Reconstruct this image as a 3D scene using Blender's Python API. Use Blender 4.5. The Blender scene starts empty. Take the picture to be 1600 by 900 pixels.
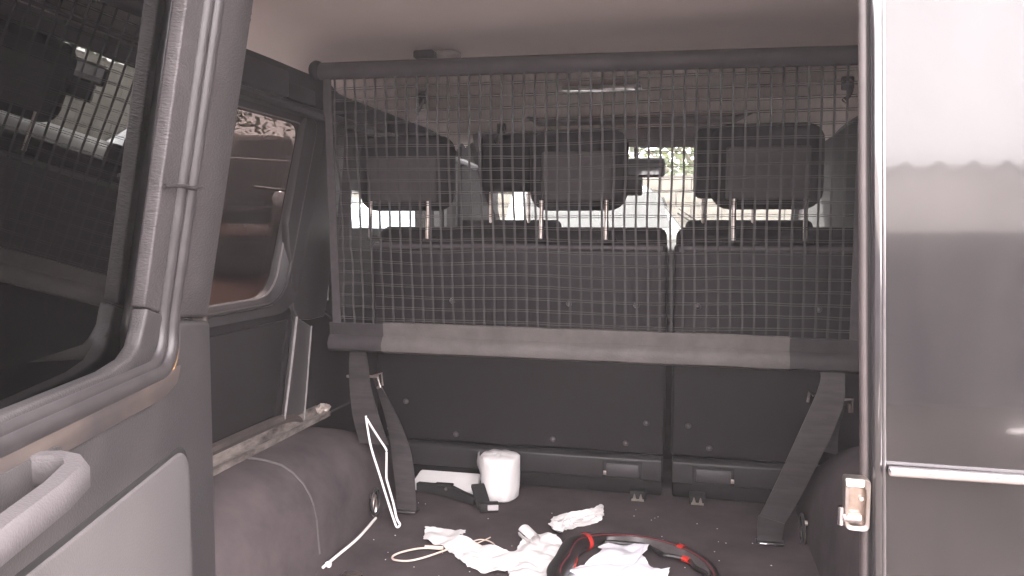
import bpy, bmesh, math, random
from mathutils import Vector, Matrix, noise
random.seed(7)
C = bpy.context.scene.collection
SC = bpy.context.scene
V = Vector

# ------------------------------------------------------------------ camera
def _n(v): return V(v).normalized()
Fv = _n((280, -92, 1240)); Xv = V((5500, 110, -1242)); Xv = (Xv - Fv * Xv.dot(Fv)).normalized(); Dv = Fv.cross(Xv)
# rows are the car's right / forward / down axes seen from the camera: turn them into the camera's axes in the car's frame
right = V((Xv.x, Fv.x, -Dv.x)); down = V((Xv.y, Fv.y, -Dv.y)); fwd = V((Xv.z, Fv.z, -Dv.z))
cam_d = bpy.data.cameras.new('camera'); cam = bpy.data.objects.new('camera', cam_d); C.objects.link(cam)
M = Matrix.Identity(4)
for i in range(3): M[i][0] = right[i]; M[i][1] = -down[i]; M[i][2] = -fwd[i]
M[2][3] = .69
cam.matrix_world = M
cam_d.sensor_width = 36; cam_d.lens = 36 * 1240 / 1600; cam_d.clip_start = .02; cam_d.clip_end = 400
SC.camera = cam

# ------------------------------------------------------------------ sky, sun, exposure
SUN_EL, SUN_AZ = math.radians(48), math.radians(-28)      # azimuth clockwise from +Y: hazy sun high beyond the bonnet
w = bpy.data.worlds.new('World'); SC.world = w; w.use_nodes = True
nt = w.node_tree; bg = nt.nodes['Background']
sky = nt.nodes.new('ShaderNodeTexSky'); sky.sky_type = 'NISHITA'; sky.sun_disc = False
sky.sun_elevation = SUN_EL; sky.sun_rotation = SUN_AZ; sky.dust_density = 4; sky.air_density = 1.2
hs = nt.nodes.new('ShaderNodeHueSaturation'); hs.inputs['Saturation'].default_value = .12
tintn = nt.nodes.new('ShaderNodeMix'); tintn.data_type = 'RGBA'; tintn.blend_type = 'MULTIPLY'; tintn.inputs[0].default_value = 1
tintn.inputs[7].default_value = (1.0, .92, .93, 1)
nt.links.new(sky.outputs[0], hs.inputs['Color']); veil = nt.nodes.new('ShaderNodeMix'); veil.data_type = 'RGBA'; veil.inputs[0].default_value = .6; veil.inputs[7].default_value = (9, 9, 9, 1)   # hazy white cloud cover
nt.links.new(hs.outputs[0], veil.inputs[6]); nt.links.new(veil.outputs[2], tintn.inputs[6]); nt.links.new(tintn.outputs[2], bg.inputs[0])
bg.inputs[1].default_value = .15
sd = bpy.data.lights.new('sun', 'SUN'); sd.energy = 3.5; sd.angle = math.radians(3); sd.color = (1, .93, .9)
so = bpy.data.objects.new('sun', sd); C.objects.link(so)
sdir = V((math.sin(SUN_AZ) * math.cos(SUN_EL), math.cos(SUN_AZ) * math.cos(SUN_EL), math.sin(SUN_EL)))
so.rotation_euler = sdir.to_track_quat('Z', 'Y').to_euler(); so.location = (0, -2, 8)
vs = SC.view_settings; vs.view_transform = 'Standard'; vs.look = 'None'; vs.gamma = 1; vs.use_curve_mapping = False
vs.exposure = 3.88
SC.cycles.max_bounces = 10; SC.cycles.diffuse_bounces = 5; SC.cycles.transparent_max_bounces = 12
SC.cycles.sample_clamp_indirect = 8

# ------------------------------------------------------------------ materials
def mat(name, col, rough=.6, metal=0, spec=.5, nscale=0, namt=0, col2=None, bump=0, bscale=200, coat=0, rvar=0, stretch=None, detail=4):
    m = bpy.data.materials.new(name); m.use_nodes = True; t = m.node_tree; p = t.nodes['Principled BSDF']
    p.inputs['Base Color'].default_value = (*col, 1); p.inputs['Roughness'].default_value = rough
    p.inputs['Metallic'].default_value = metal; p.inputs['Specular IOR Level'].default_value = spec
    p.inputs['Coat Weight'].default_value = coat; p.inputs['Coat Roughness'].default_value = .035
    tc = t.nodes.new('ShaderNodeTexCoord'); mp = t.nodes.new('ShaderNodeMapping'); t.links.new(tc.outputs['Object'], mp.inputs[0])
    if stretch: mp.inputs['Scale'].default_value = stretch
    if nscale:
        n = t.nodes.new('ShaderNodeTexNoise'); n.inputs['Scale'].default_value = nscale; n.inputs['Detail'].default_value = detail; n.inputs['Roughness'].default_value = .62
        t.links.new(mp.outputs[0], n.inputs['Vector'])
        r = t.nodes.new('ShaderNodeMapRange'); r.inputs[1].default_value = .35; r.inputs[2].default_value = .68
        t.links.new(n.outputs['Fac'], r.inputs[0])
        mx = t.nodes.new('ShaderNodeMix'); mx.data_type = 'RGBA'
        c2 = col2 if col2 else tuple(c * (1 + namt) for c in col)
        mx.inputs[6].default_value = (*col, 1); mx.inputs[7].default_value = (*c2, 1)
        t.links.new(r.outputs[0], mx.inputs[0]); t.links.new(mx.outputs[2], p.inputs['Base Color'])
        if rvar:
            rr = t.nodes.new('ShaderNodeMapRange'); rr.inputs[3].default_value = max(.02, rough - rvar); rr.inputs[4].default_value = min(1, rough + rvar)
            t.links.new(n.outputs['Fac'], rr.inputs[0]); t.links.new(rr.outputs[0], p.inputs['Roughness'])
    if bump:
        n2 = t.nodes.new('ShaderNodeTexNoise'); n2.inputs['Scale'].default_value = bscale; n2.inputs['Detail'].default_value = 3
        t.links.new(mp.outputs[0], n2.inputs['Vector'])
        b = t.nodes.new('ShaderNodeBump'); b.inputs['Strength'].default_value = bump; b.inputs['Distance'].default_value = .002
        t.links.new(n2.outputs['Fac'], b.inputs['Height']); t.links.new(b.outputs[0], p.inputs['Normal'])
    return m

def glass(name, tint, ior=1.5, rough=0.0, dust=0.0):
    m = bpy.data.materials.new(name); m.use_nodes = True; t = m.node_tree; t.nodes.clear()
    o = t.nodes.new('ShaderNodeOutputMaterial'); mx = t.nodes.new('ShaderNodeMixShader'); tr = t.nodes.new('ShaderNodeBsdfTransparent')
    gl = t.nodes.new('ShaderNodeBsdfGlossy'); fr = t.nodes.new('ShaderNodeFresnel'); 
    ge = t.nodes.new('ShaderNodeNewGeometry'); mr = t.nodes.new('ShaderNodeMapRange'); mr.inputs[3].default_value = ior; mr.inputs[4].default_value = 1 / ior
    t.links.new(ge.outputs['Backfacing'], mr.inputs[0]); t.links.new(mr.outputs[0], fr.inputs[0])
    tr.inputs[0].default_value = (*tint, 1); gl.inputs['Roughness'].default_value = rough
    t.links.new(fr.outputs[0], mx.inputs[0]); t.links.new(tr.outputs[0], mx.inputs[1]); t.links.new(gl.outputs[0], mx.inputs[2])
    last = mx
    if dust:
        df = t.nodes.new('ShaderNodeBsdfDiffuse'); df.inputs[0].default_value = (.5, .46, .45, 1)
        tc = t.nodes.new('ShaderNodeTexCoord'); n = t.nodes.new('ShaderNodeTexNoise'); n.inputs['Scale'].default_value = 14; n.inputs['Detail'].default_value = 8
        r = t.nodes.new('ShaderNodeMapRange'); r.inputs[3].default_value = dust * .4; r.inputs[4].default_value = dust * 1.6
        m2 = t.nodes.new('ShaderNodeMixShader'); t.links.new(tc.outputs['Object'], n.inputs['Vector']); t.links.new(n.outputs['Fac'], r.inputs[0])
        t.links.new(r.outputs[0], m2.inputs[0]); t.links.new(mx.outputs[0], m2.inputs[1]); t.links.new(df.outputs[0], m2.inputs[2]); last = m2
    t.links.new(last.outputs[0], o.inputs[0]); return m

M_carpet = mat('carpet', (.050, .040, .042), .95, spec=.15, nscale=7, col2=(.078, .063, .065), bump=.5, bscale=900)
M_felt = mat('felt', (.047, .040, .042), .95, spec=.12, nscale=9, col2=(0.0765, 0.0621, 0.0639), bump=.4, bscale=700, detail=8)
M_head = mat('headliner', (.78, .70, .66), .95, spec=.1, nscale=3, namt=.08, bump=.3, bscale=800)
M_plastic = mat('black_plastic', (0.012, 0.0108, 0.0114), .5, spec=0.3, nscale=5, namt=.45, bump=.25, bscale=700, rvar=.08)
M_plastic2 = mat('charcoal_plastic', (0.0196, 0.0182, 0.0189), .42, spec=0.35, nscale=6, namt=.4, bump=.2, bscale=600, rvar=.1)
M_back = mat('seat_shell', (0.01235, 0.01073, 0.0117), .48, spec=0.3, nscale=3.5, namt=.5, bump=.3, bscale=800, rvar=.08)
M_fabric = mat('seat_fabric', (0.011, 0.0099, 0.011), .9, spec=.2, nscale=30, namt=.3, bump=.5, bscale=700)
M_fabric_lt = mat('headrest_panel', (.042, .037, .038), .8, spec=.25, nscale=25, namt=.3, bump=.3, bscale=600)
M_trim = mat('door_trim', (.029, .027, .028), .46, spec=.4, nscale=5, col2=(.050, .045, .045), bump=.35, bscale=420, rvar=.14, detail=10)
M_pocket = mat('door_pocket', (.080, .074, .075), .58, spec=.4, nscale=4, col2=(.096, .088, .088), bump=.35, bscale=420, rvar=.08, detail=10)
M_vinyl = mat('vinyl', (0.0432, 0.03852, 0.0396), .42, spec=0.45, nscale=14, col2=(0.0612, 0.05472, 0.0558), bump=.7, bscale=130, rvar=.1, stretch=(1, 1, 3), detail=7)
M_rubber = mat('rubber', (0.027, 0.0243, 0.0252), .38, spec=0.45, nscale=25, namt=.5, rvar=.1)
M_rubber_dk = mat('dark_rubber', (.022, .020, .021), .5, nscale=20, namt=.4)
M_edge = mat('dusty_edge', (0.072, 0.057, 0.054), .6, nscale=20, col2=(0.048, 0.036, 0.0342))
M_ledge = mat('dusty_ledge', (.034, .030, .031), .5, nscale=9, col2=(.085, .066, .057), detail=8)
M_foam = mat('amber_foam', (0.252, 0.144, 0.06), .8, nscale=50, namt=.4)
M_paint = mat('black_paint', (0.009, 0.00825, 0.009), .10, spec=.4, nscale=9, col2=(.022, .020, .020), detail=10, stretch=(1, 1, .35), coat=.65)
M_paint_edge = mat('painted_flange', (.05, .045, .047), .22, spec=.8, nscale=20, namt=.3, coat=1)
M_chrome = mat('chrome', (.85, .82, .84), .12, 1, nscale=30, namt=-.15)
M_steel = mat('worn_steel', (.55, .50, .48), .32, 1, nscale=60, col2=(.35, .28, .24), rvar=.12, bump=.2, bscale=300)
M_zinc = mat('zinc_cast', (.34, .31, .29), .42, 1, nscale=40, col2=(.24, .20, .175), rvar=.12, bump=.2, bscale=200)
M_rail = mat('rusty_rail', (0.336, 0.296, 0.272), .5, .4, nscale=35, col2=(0.056, 0.044, 0.04), stretch=(1, .35, 1), bump=.9, bscale=160, detail=9, rvar=.2)
M_dark_in = mat('dark_groove', (.006, .0055, .0055), .8)
M_web = mat('webbing', (0.036, 0.0324, 0.0342), .6, spec=0.3, nscale=60, namt=.3, bump=.4, bscale=900)
M_belt = mat('belt', (.022, .019, .020), .30, spec=.9, nscale=11, col2=(.055, .049, .050), bump=.2, bscale=1500, stretch=(1, 1, 6))  # lighter noise tone paints the sheen of strap creases into the colour
M_cord = mat('net_cord', (.022, .0195, .0205), .7, nscale=80, namt=.3)
M_cord_lt = mat('net_cord_thin', (.036, .032, .033), .6, nscale=80, namt=.3)
M_bar = mat('net_bar_vinyl', (0.022, 0.01925, 0.02035), .55, spec=0.3, nscale=20, namt=.4, bump=.3, bscale=400)
M_sleeve = mat('net_bar_sleeve', (.092, .083, .079), .6, spec=0.3, nscale=16, col2=(.066, .060, .057), bump=.5, bscale=250)
M_paper = mat('paper', (.74, .715, .71), .85, spec=.2, nscale=30, namt=-.05, bump=.5, bscale=70)
M_plastic_bag = mat('white_plastic', (.84, .82, .88), .4, nscale=10, namt=-.06, bump=.4, bscale=40)
M_leather = mat('leather', (.010, .009, .009), .36, spec=.6, nscale=90, namt=.4, bump=.8, bscale=320)
M_lining = mat('leather_lining', (0.055, 0.049, 0.05), .45, nscale=30, namt=.3, bump=.3, bscale=200)
M_red = mat('red_leather', (0.504, 0.0245, 0.0154), .4, nscale=60, namt=-.2, bump=.5, bscale=300)
M_redthread = mat('red_thread', (.24, .02, .03), .7)
M_wire = mat('white_wire', (.80, .76, .75), .4)
M_cable = mat('beige_cable', (.50, .41, .35), .5, nscale=60, namt=.3)
M_lens = mat('lamp_lens', (.30, .275, .27), .25, nscale=20, namt=-.1)
M_bluegrey = mat('grey_plastic', (.24, .215, .215), .5)
M_dirt = mat('dirt', (.048, .041, .037), .95, spec=.1, nscale=.6, col2=(.070, .060, .054), bump=.6, bscale=6, detail=10)
M_bank = mat('red_earth', (.09, .045, .034), .95, spec=.1, nscale=1.5, col2=(.12, .07, .05), detail=10, bump=.6, bscale=5)
M_block = mat('cement_block', (.20, .18, .15), .95, nscale=5, col2=(.13, .118, .10), bump=.7, bscale=60, detail=8)
M_mortar = mat('mortar', (.12, .108, .095), .95)
M_white_paint = mat('white_car_paint', (.78, .79, .80), .25, nscale=2, namt=-.06, coat=.6)
M_blue_paint = mat('pale_blue_car_paint', (.50, .60, .68), .25, nscale=2, namt=-.06, coat=.6)
M_dark_paint = mat('dark_car_paint', (.030, .027, .028), .12, nscale=2, namt=.4, coat=.8)
M_tyre = mat('tyre', (.03, .028, .027), .85, nscale=30, namt=.4)
M_leaf = mat('leaves', (.07, .11, .04), .7, nscale=2, col2=(.13, .15, .05))
M_bark = mat('bark', (.16, .12, .09), .9, nscale=20, namt=.4)
M_sheet = mat('cement_sheet', (.42, .40, .39), .8, nscale=3, col2=(.30, .28, .27), detail=8)
M_plaster = mat('plaster', (.40, .38, .37), .9, nscale=1.5, col2=(.33, .31, .30), detail=8)
M_dado = mat('dark_dado', (.034, .030, .032), .8, nscale=2, namt=.5)
M_purple = mat('purple_plastic', (.36, .16, .62), .4)
G_tint = glass('privacy_glass', (.006, .007, .007), 1.75)
G_side = glass('tinted_side_glass', (.15, .135, .13), 1.12, dust=0)
G_right = glass('dark_side_glass', (.004, .004, .004), 1.35)
G_clear = glass('clear_glass', (.80, .82, .80), 1.45, dust=.02)
M_carglass = mat('car_glass', (.03, .035, .035), .05, spec=.8)
M_headlamp = mat('headlamp', (.7, .72, .74), .12, nscale=30, namt=-.3)

# ------------------------------------------------------------------ object helpers
def link(name, data, parent=None):
    o = bpy.data.objects.new(name, data); C.objects.link(o)
    if parent: o.parent = parent
    return o
ORG = {}
def thing(name, label, cat, loc=(0, 0, 0), group=None):
    o = link(name, None); o.location = loc; o.empty_display_size = .05
    o['label'] = label; o['category'] = cat
    if group: o['group'] = group
    ORG[o.name] = V(loc); return o
def put(name, bm, m, parent=None, label=None, kind=None, smooth=True, angle=38, cat=None, group=None, base=None):
    """bm is in the car's coordinates; the mesh is stored relative to its thing's base"""
    org = ORG.get(parent.name, V((0, 0, 0))) if parent else (V(base) if base else V((0, 0, 0)))
    bmesh.ops.recalc_face_normals(bm, faces=bm.faces)
    bmesh.ops.translate(bm, verts=bm.verts, vec=-org)
    me = bpy.data.meshes.new(name); bm.to_mesh(me); bm.free(); me.materials.append(m)
    if smooth:
        me.shade_smooth(); me.set_sharp_from_angle(angle=math.radians(angle))
    o = link(name, me, parent); 
    if not parent: o.location = org
    ORG[o.name] = org
    if label: o['label'] = label
    if kind: o['kind'] = kind
    if cat: o['category'] = cat
    if group: o['group'] = group
    return o
def nb(): return bmesh.new()
def merge(bm, sub):
    me = bpy.data.meshes.new('t'); sub.to_mesh(me); sub.free(); bm.from_mesh(me); bpy.data.meshes.remove(me); return bm
def bev(b, off, seg=2, ang=25):
    ed = [e for e in b.edges if len(e.link_faces) == 2 and e.calc_face_angle(0) > math.radians(ang)]
    bmesh.ops.bevel(b, geom=ed, offset=off, segments=seg, profile=.5, affect='EDGES', clamp_overlap=True)
def box(x0, x1, y0, y1, z0, z1, b=0, seg=2, bm=None):
    s = bmesh.new(); bmesh.ops.create_cube(s, size=1)
    for v in s.verts: v.co = V(((x0 + x1) / 2 + v.co.x * (x1 - x0), (y0 + y1) / 2 + v.co.y * (y1 - y0), (z0 + z1) / 2 + v.co.z * (z1 - z0)))
    if b: bev(s, b, seg)
    return merge(bm, s) if bm is not None else s
def prism(pts, ext, b=0, seg=2, bm=None):
    s = bmesh.new(); ext = V(ext); vs_ = [s.verts.new(p) for p in pts]; f = s.faces.new(vs_)
    r = bmesh.ops.extrude_face_region(s, geom=[f]); bmesh.ops.translate(s, verts=[g for g in r['geom'] if isinstance(g, bmesh.types.BMVert)], vec=ext)
    bmesh.ops.recalc_face_normals(s, faces=s.faces)
    if b: bev(s, b, seg)
    return merge(bm, s) if bm is not None else s
def spline(pts, n=8, closed=False):
    P = [V(p) for p in pts]; out = []; N = len(P)
    for i in range(N if closed else N - 1):
        p0 = P[i - 1] if (i > 0 or closed) else P[0]; p1 = P[i]; p2 = P[(i + 1) % N]; p3 = P[(i + 2) % N] if (closed or i + 2 < N) else P[-1]
        for k in range(n):
            t = k / n; out.append(.5 * ((2 * p1) + (-p0 + p2) * t + (2 * p0 - 5 * p1 + 4 * p2 - p3) * t * t + (-p0 + 3 * p1 - 3 * p2 + p3) * t ** 3))
    if not closed: out.append(P[-1])
    return out
def tube(pts, r, sides=8, closed=False, bm=None, flat=1.0, up=(0, 0, 1), profile=None):
    """sweep a round (or given) profile along pts; r number or list; profile: list of (side, up) offsets"""
    s = bmesh.new(); P = [V(p) for p in pts]; N = len(P); rings = []; up = V(up)
    for i, p in enumerate(P):
        a = P[i - 1] if (i > 0 or closed) else P[i]; b_ = P[(i + 1) % N] if (i < N - 1 or closed) else P[i]
        t = (b_ - a).normalized() if (b_ - a).length > 1e-9 else V((0, 0, 1))
        u = up if abs(t.dot(up)) < .98 else V((0, 1, 0))
        sd_ = t.cross(u).normalized(); uu = sd_.cross(t).normalized(); rr = r[i] if isinstance(r, (list, tuple)) else r
        if profile: rings.append([s.verts.new(p + sd_ * q[0] * rr + uu * q[1] * rr) for q in profile])
        else: rings.append([s.verts.new(p + (sd_ * math.cos(k * 2 * math.pi / sides) + uu * math.sin(k * 2 * math.pi / sides) * flat) * rr) for k in range(sides)])
    m_ = len(rings[0])
    for i in range(N if closed else N - 1):
        A, B = rings[i], rings[(i + 1) % N]
        for k in range(m_): s.faces.new((A[k], A[(k + 1) % m_], B[(k + 1) % m_], B[k]))
    if not closed: s.faces.new(rings[0]); s.faces.new(rings[-1])
    return merge(bm, s) if bm is not None else s
def cyl(a, b_, r, sides=16, bm=None, r2=None):
    return tube([a, b_], [r, r2 if r2 is not None else r], sides, bm=bm)
def ribbon(A, B, th, n=6, bm=None):
    a = spline(A, n); b_ = spline(B, n); s = bmesh.new(); R = []
    for i in range(len(a)):
        t = (a[min(i + 1, len(a) - 1)] - a[max(i - 1, 0)]); wv = b_[i] - a[i]; nn = t.cross(wv).normalized() * th / 2
        mid = (a[i] + b_[i]) / 2
        R.append([s.verts.new(q) for q in (a[i] + nn, mid + nn * 1.3, b_[i] + nn, b_[i] - nn, mid - nn * .7, a[i] - nn)])
    for i in range(len(R) - 1):
        for k in range(6): s.faces.new((R[i][k], R[i][(k + 1) % 6], R[i + 1][(k + 1) % 6], R[i + 1][k]))
    s.faces.new(R[0]); s.faces.new(R[-1])
    return merge(bm, s) if bm is not None else s
def lathe(c, prof, n=24, bm=None, axis='Z'):
    s = bmesh.new(); c = V(c); R = []
    for r, h in prof:
        row = []
        for k in range(n):
            a = 2 * math.pi * k / n; q = V((r * math.cos(a), r * math.sin(a), h))
            if axis == 'Y': q = V((q.x, q.z, q.y))
            if axis == 'X': q = V((q.z, q.x, q.y))
            row.append(s.verts.new(c + q))
        R.append(row)
    for i in range(len(R) - 1):
        for k in range(n): s.faces.new((R[i][k], R[i][(k + 1) % n], R[i + 1][(k + 1) % n], R[i + 1][k]))
    return merge(bm, s) if bm is not None else s
def slab_holes(us, vs_, holes, w0, w1, fn, bm=None):
    """plate on a grid of cuts us x vs_ with rectangular holes, thickness w0..w1; fn(u,v,w)->point"""
    s = bmesh.new(); cache = {}
    def vt(i, j, k):
        if (i, j, k) not in cache: cache[(i, j, k)] = s.verts.new(fn(us[i], vs_[j], (w0, w1)[k]))
        return cache[(i, j, k)]
    nu, nv = len(us) - 1, len(vs_) - 1
    def solid(i, j):
        if i < 0 or j < 0 or i >= nu or j >= nv: return False
        cu, cv = (us[i] + us[i + 1]) / 2, (vs_[j] + vs_[j + 1]) / 2
        return not any(h[0] < cu < h[1] and h[2] < cv < h[3] for h in holes)
    for i in range(nu):
        for j in range(nv):
            if not solid(i, j): continue
            s.faces.new([vt(i, j, 0), vt(i + 1, j, 0), vt(i + 1, j + 1, 0), vt(i, j + 1, 0)])
            s.faces.new([vt(i, j, 1), vt(i, j + 1, 1), vt(i + 1, j + 1, 1), vt(i + 1, j, 1)])
            for (di, dj, a, b_) in ((-1, 0, (i, j), (i, j + 1)), (1, 0, (i + 1, j), (i + 1, j + 1)), (0, -1, (i, j), (i + 1, j)), (0, 1, (i, j + 1), (i + 1, j + 1))):
                if not solid(i + di, j + dj): s.faces.new([vt(*a, 0), vt(*b_, 0), vt(*b_, 1), vt(*a, 1)])
    return merge(bm, s) if bm is not None else s
def rpoly(pts, rad, n=6):
    """round the corners of a 2-D polygon"""
    out = []; N = len(pts)
    for i in range(N):
        p = V((*pts[i], 0)); a = V((*pts[i - 1], 0)); b_ = V((*pts[(i + 1) % N], 0)); r = rad[i] if isinstance(rad, (list, tuple)) else rad
        da = (a - p).normalized(); db = (b_ - p).normalized(); A = p + da * r; B = p + db * r
        for k in range(n + 1):
            t = k / n; q = A * (1 - t) ** 2 + p * 2 * t * (1 - t) + B * t * t; out.append((q.x, q.y))
    return out
def densify(pts, step):
    out = []; N = len(pts)
    for i in range(N):
        a = V((*pts[i], 0)); b_ = V((*pts[(i + 1) % N], 0)); k = max(1, int((b_ - a).length / step))
        for j in range(k): q = a.lerp(b_, j / k); out.append((q.x, q.y))
    return out

# ================================================================== THE SETTING
# thin scattering volume added to imitate the veil of lens flare
mh = bpy.data.materials.new('flare_veil'); mh.use_nodes = True; th_ = mh.node_tree; th_.nodes.clear()
oh = th_.nodes.new('ShaderNodeOutputMaterial'); pv = th_.nodes.new('ShaderNodeVolumePrincipled'); th_.links.new(pv.outputs[0], oh.inputs['Volume'])
pv.inputs['Color'].default_value = (.95, .90, .93, 1); pv.inputs['Density'].default_value = .005
put('flare_veil', box(-42, 42, -42, 42, -1.95, 7), mh, kind='stuff', label='added thin volume standing in for lens flare', smooth=False)
# ground
b = nb(); bmesh.ops.create_grid(b, x_segments=60, y_segments=60, size=40)
for v in b.verts: v.co.z = -.8 + .04 * noise.noise(v.co * .35)
put('ground', b, M_dirt, kind='structure')
# raised bank of red earth to the left of the car
b = nb(); s = bmesh.new(); R = []
for i in range(26):
    y = -2 + i * 1.2; row = []
    for (x, z) in ((-3.3, -.85), (-3.8, -.3), (-4.3, .12), (-5.2, .22), (-8, .30), (-14, .36), (-30, .40)):
        row.append(s.verts.new((x + .25 * noise.noise(V((x, y * .6, 1))), y, z + .07 * noise.noise(V((x * .9, y * .8, 5))))))
    R.append(row)
for i in range(25):
    for k in range(6): s.faces.new((R[i][k], R[i + 1][k], R[i + 1][k + 1], R[i][k + 1]))
merge(b, s); put('earth_bank', b, M_bank, kind='structure')

# cargo floor
b = nb(); s = bmesh.new(); bmesh.ops.create_grid(s, x_segments=70, y_segments=60, size=.5)
for v in s.verts:
    v.co = V((-.23 + v.co.x * 1.40, 1.58 + v.co.y * 1.08, 0)); v.co.z = .0025 * noise.noise(v.co * 7) + .001 * noise.noise(v.co * 25) - .002
merge(b, s); box(-.93, .47, 1.04, 2.11, -.06, -.008, bm=b)
put('cargo_floor', b, M_carpet, kind='structure')
b = box(-.93, .47, 2.11, 3.75, -.42, -.38); box(-.93, .47, 3.7, 3.76, -.38, .62, bm=b); put('cabin_floor', b, M_carpet, kind='structure')

# headliner: coved at both sides, a shallow cross step, sloping to the windscreen
b = nb(); R = []
ys = [1.05 + i * .06 for i in range(36)]
def zc(y):
    t = min(max((y - 1.93) / .10, 0), 1); z = 1.135 - .022 * t * t * (3 - 2 * t)
    if y > 2.75: z -= .10 * ((y - 2.75) / .4) ** 2 * .6
    return z
prof = []
for k in range(9): a = math.pi / 2 * k / 8; prof.append((-.945 + .13 * (1 - math.cos(a)), -.12 + .12 * math.sin(a)))
for k in range(1, 12): x = -.815 + (.345 + .815) * k / 12; prof.append((x, .004 * math.sin(math.pi * k / 12)))
for k in range(9): a = math.pi / 2 * (1 - k / 8); prof.append((.475 - .13 * (1 - math.cos(a)), -.12 + .12 * math.sin(a)))
for y in ys: R.append([b.verts.new((x, y, zc(y) + dz + .0012 * noise.noise(V((x * 5, y * 5, 0))))) for x, dz in prof])
for i in range(len(R) - 1):
    for k in range(len(prof) - 1): b.faces.new((R[i][k], R[i][k + 1], R[i + 1][k + 1], R[i + 1][k]))
put('headliner', b, M_head, kind='structure')

# side walls with window openings (inner and outer face one plate)
ZS = [-.45, .50, .685, .80, .93, .96, 1.14]
holesL = [(1.16, 1.93, .50, .96), (2.04, 2.80, .685, .80), (2.93, 3.08, .685, .93)]
YS = [1.05, 1.16, 1.25, 1.90, 1.93, 2.04, 2.80, 2.93, 3.08, 3.75]
b = slab_holes(YS, ZS, holesL, -1.0, -.93, lambda y, z, x: V((x, y, z)))
wallL = put('wall_left', b, M_plastic, kind='structure', smooth=False)
b = slab_holes(YS, ZS, [(1.25, 1.90, .50, .96)], .47, .54, lambda y, z, x: V((x, y, z)))
wallR = put('wall_right', b, M_plastic, kind='structure', smooth=False)
b = box(.445, .4695, 1.93, 3.6, .55, 1.0, .01); put('added_dark_cover', b, M_fabric, wallR)  # added dark cover to keep the lit right wall dim
b = box(-.9295, -.905, 3.10, 3.72, .60, 1.06, .008); put('added_pillar_cover', b, M_fabric, wallL)  # added dark cover over the wall brightened by windscreen light
# trims on the left wall
b = prism([(-.9395, y, z) for y, z in ((1.72, .495), (1.70, .70), (1.81, .98), (2.035, .98), (1.99, .80), (1.885, .462), (1.80, .462), (1.74, .47))], (.022, 0, 0), .006)
put('pillar_trim', b, M_plastic2, wallL)
b = prism([(-.93, y, z) for y, z in ((1.731, .478), (1.805, .447), (1.752, .19), (1.652, .19))], (.012, 0, 0), .004, 3)
put('corner_trim', b, mat('corner_trim_plastic', (0.039, 0.036, 0.0372), .35, spec=0.4, nscale=8, namt=.3), wallL)
b = nb(); tube([(-.917, 1.731, .478), (-.916, 1.70, .37), (-.916, 1.661, .245)], .0028, 6, bm=b); tube([(-.917, 1.805, .447), (-.916, 1.753, .20)], .0022, 6, bm=b)
put('edge_highlight', b, mat('highlight_plastic', (0.27, 0.252, 0.252), .3, nscale=40, namt=-.4), wallL)  # pale tubes paint the highlights along the corner trim edges
b = prism([(-.93, y, z) for y, z in ((1.10, .475), (1.70, .475), (1.625, .262), (1.10, .262))], (.008, 0, 0), .0035, 2)
put('lower_panel', b, M_plastic, wallL)
b = tube(spline([(-.925, 1.10, .247), (-.925, 1.5, .247), (-.925, 1.66, .243), (-.925, 1.73, .228), (-.925, 1.76, .20)], 6), .012, 8); put('panel_ledge', b, M_ledge, wallL)
# black boxes of trim at the top of the wall, stepped
b = box(-.945, -.895, 1.10, 1.675, .985, 1.045, .006); box(-.945, -.90, 1.675, 1.815, .985, 1.024, .006, bm=b)
put('stepped_top_trim', b, M_plastic, wallL)
b = tube([(-.915, 1.1, .972), (-.915, 2.05, .972), (-.915, 2.9, .968), (-.905, 3.3, .95)], .014, 8); put('gutter_trim', b, M_plastic2, wallL)
# window frame and glass of the cargo side window
def loop(pts, rad, x, st=.05, n=6): return [V((x, y, z)) for y, z in rpoly(pts, rad, n)]
inner = [(1.14, .532), (1.655, .532), (1.830, .945), (1.14, .945)]
mid = [(1.12, .518), (1.676, .518), (1.862, .962), (1.12, .962)]
outer = [(1.10, .497), (1.722, .492), (1.925, .985), (1.10, .985)]
sw = thing('side_window', 'dark tinted cargo side window in a black rubber frame, left of the net', 'car window', (-.93, 1.4, .53))
b = nb(); L = [[b.verts.new(p) for p in loop(q, r_, x)] for q, r_, x in ((inner, (.03, .07, .05, .03), -.958), (inner, (.03, .07, .05, .03), -.935), (mid, (.03, .08, .05, .03), -.921), (mid, (.03, .082, .05, .03), -.9275), (outer, (.03, .09, .05, .03), -.916), (outer, (.03, .09, .05, .03), -.945))]
for i in range(5):
    for k in range(len(L[0])): b.faces.new((L[i][k], L[i][(k + 1) % len(L[0])], L[i + 1][(k + 1) % len(L[0])], L[i + 1][k]))
put('window_frame', b, M_rubber_dk, sw, angle=60)
b = tube(loop(inner, (.03, .07, .05, .03), -.936), .0022, 6, closed=True, up=(1, 0, 0)); put('highlight_bead', b, mat('bead', (0.14, 0.124, 0.124), .35), sw)  # lighter colour paints the highlight on the gasket's inner edge
b = tube(loop(mid, (.03, .08, .05, .03), -.920), .004, 6, closed=True, up=(1, 0, 0)); put('rubber_bead', b, M_rubber, sw)
b = prism([(-.955, y, z) for y, z in rpoly([(1.13, .525), (1.665, .525), (1.842, .952), (1.13, .952)], .05)], (-.004, 0, 0)); put('glass', b, G_side, sw, smooth=False)
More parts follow.
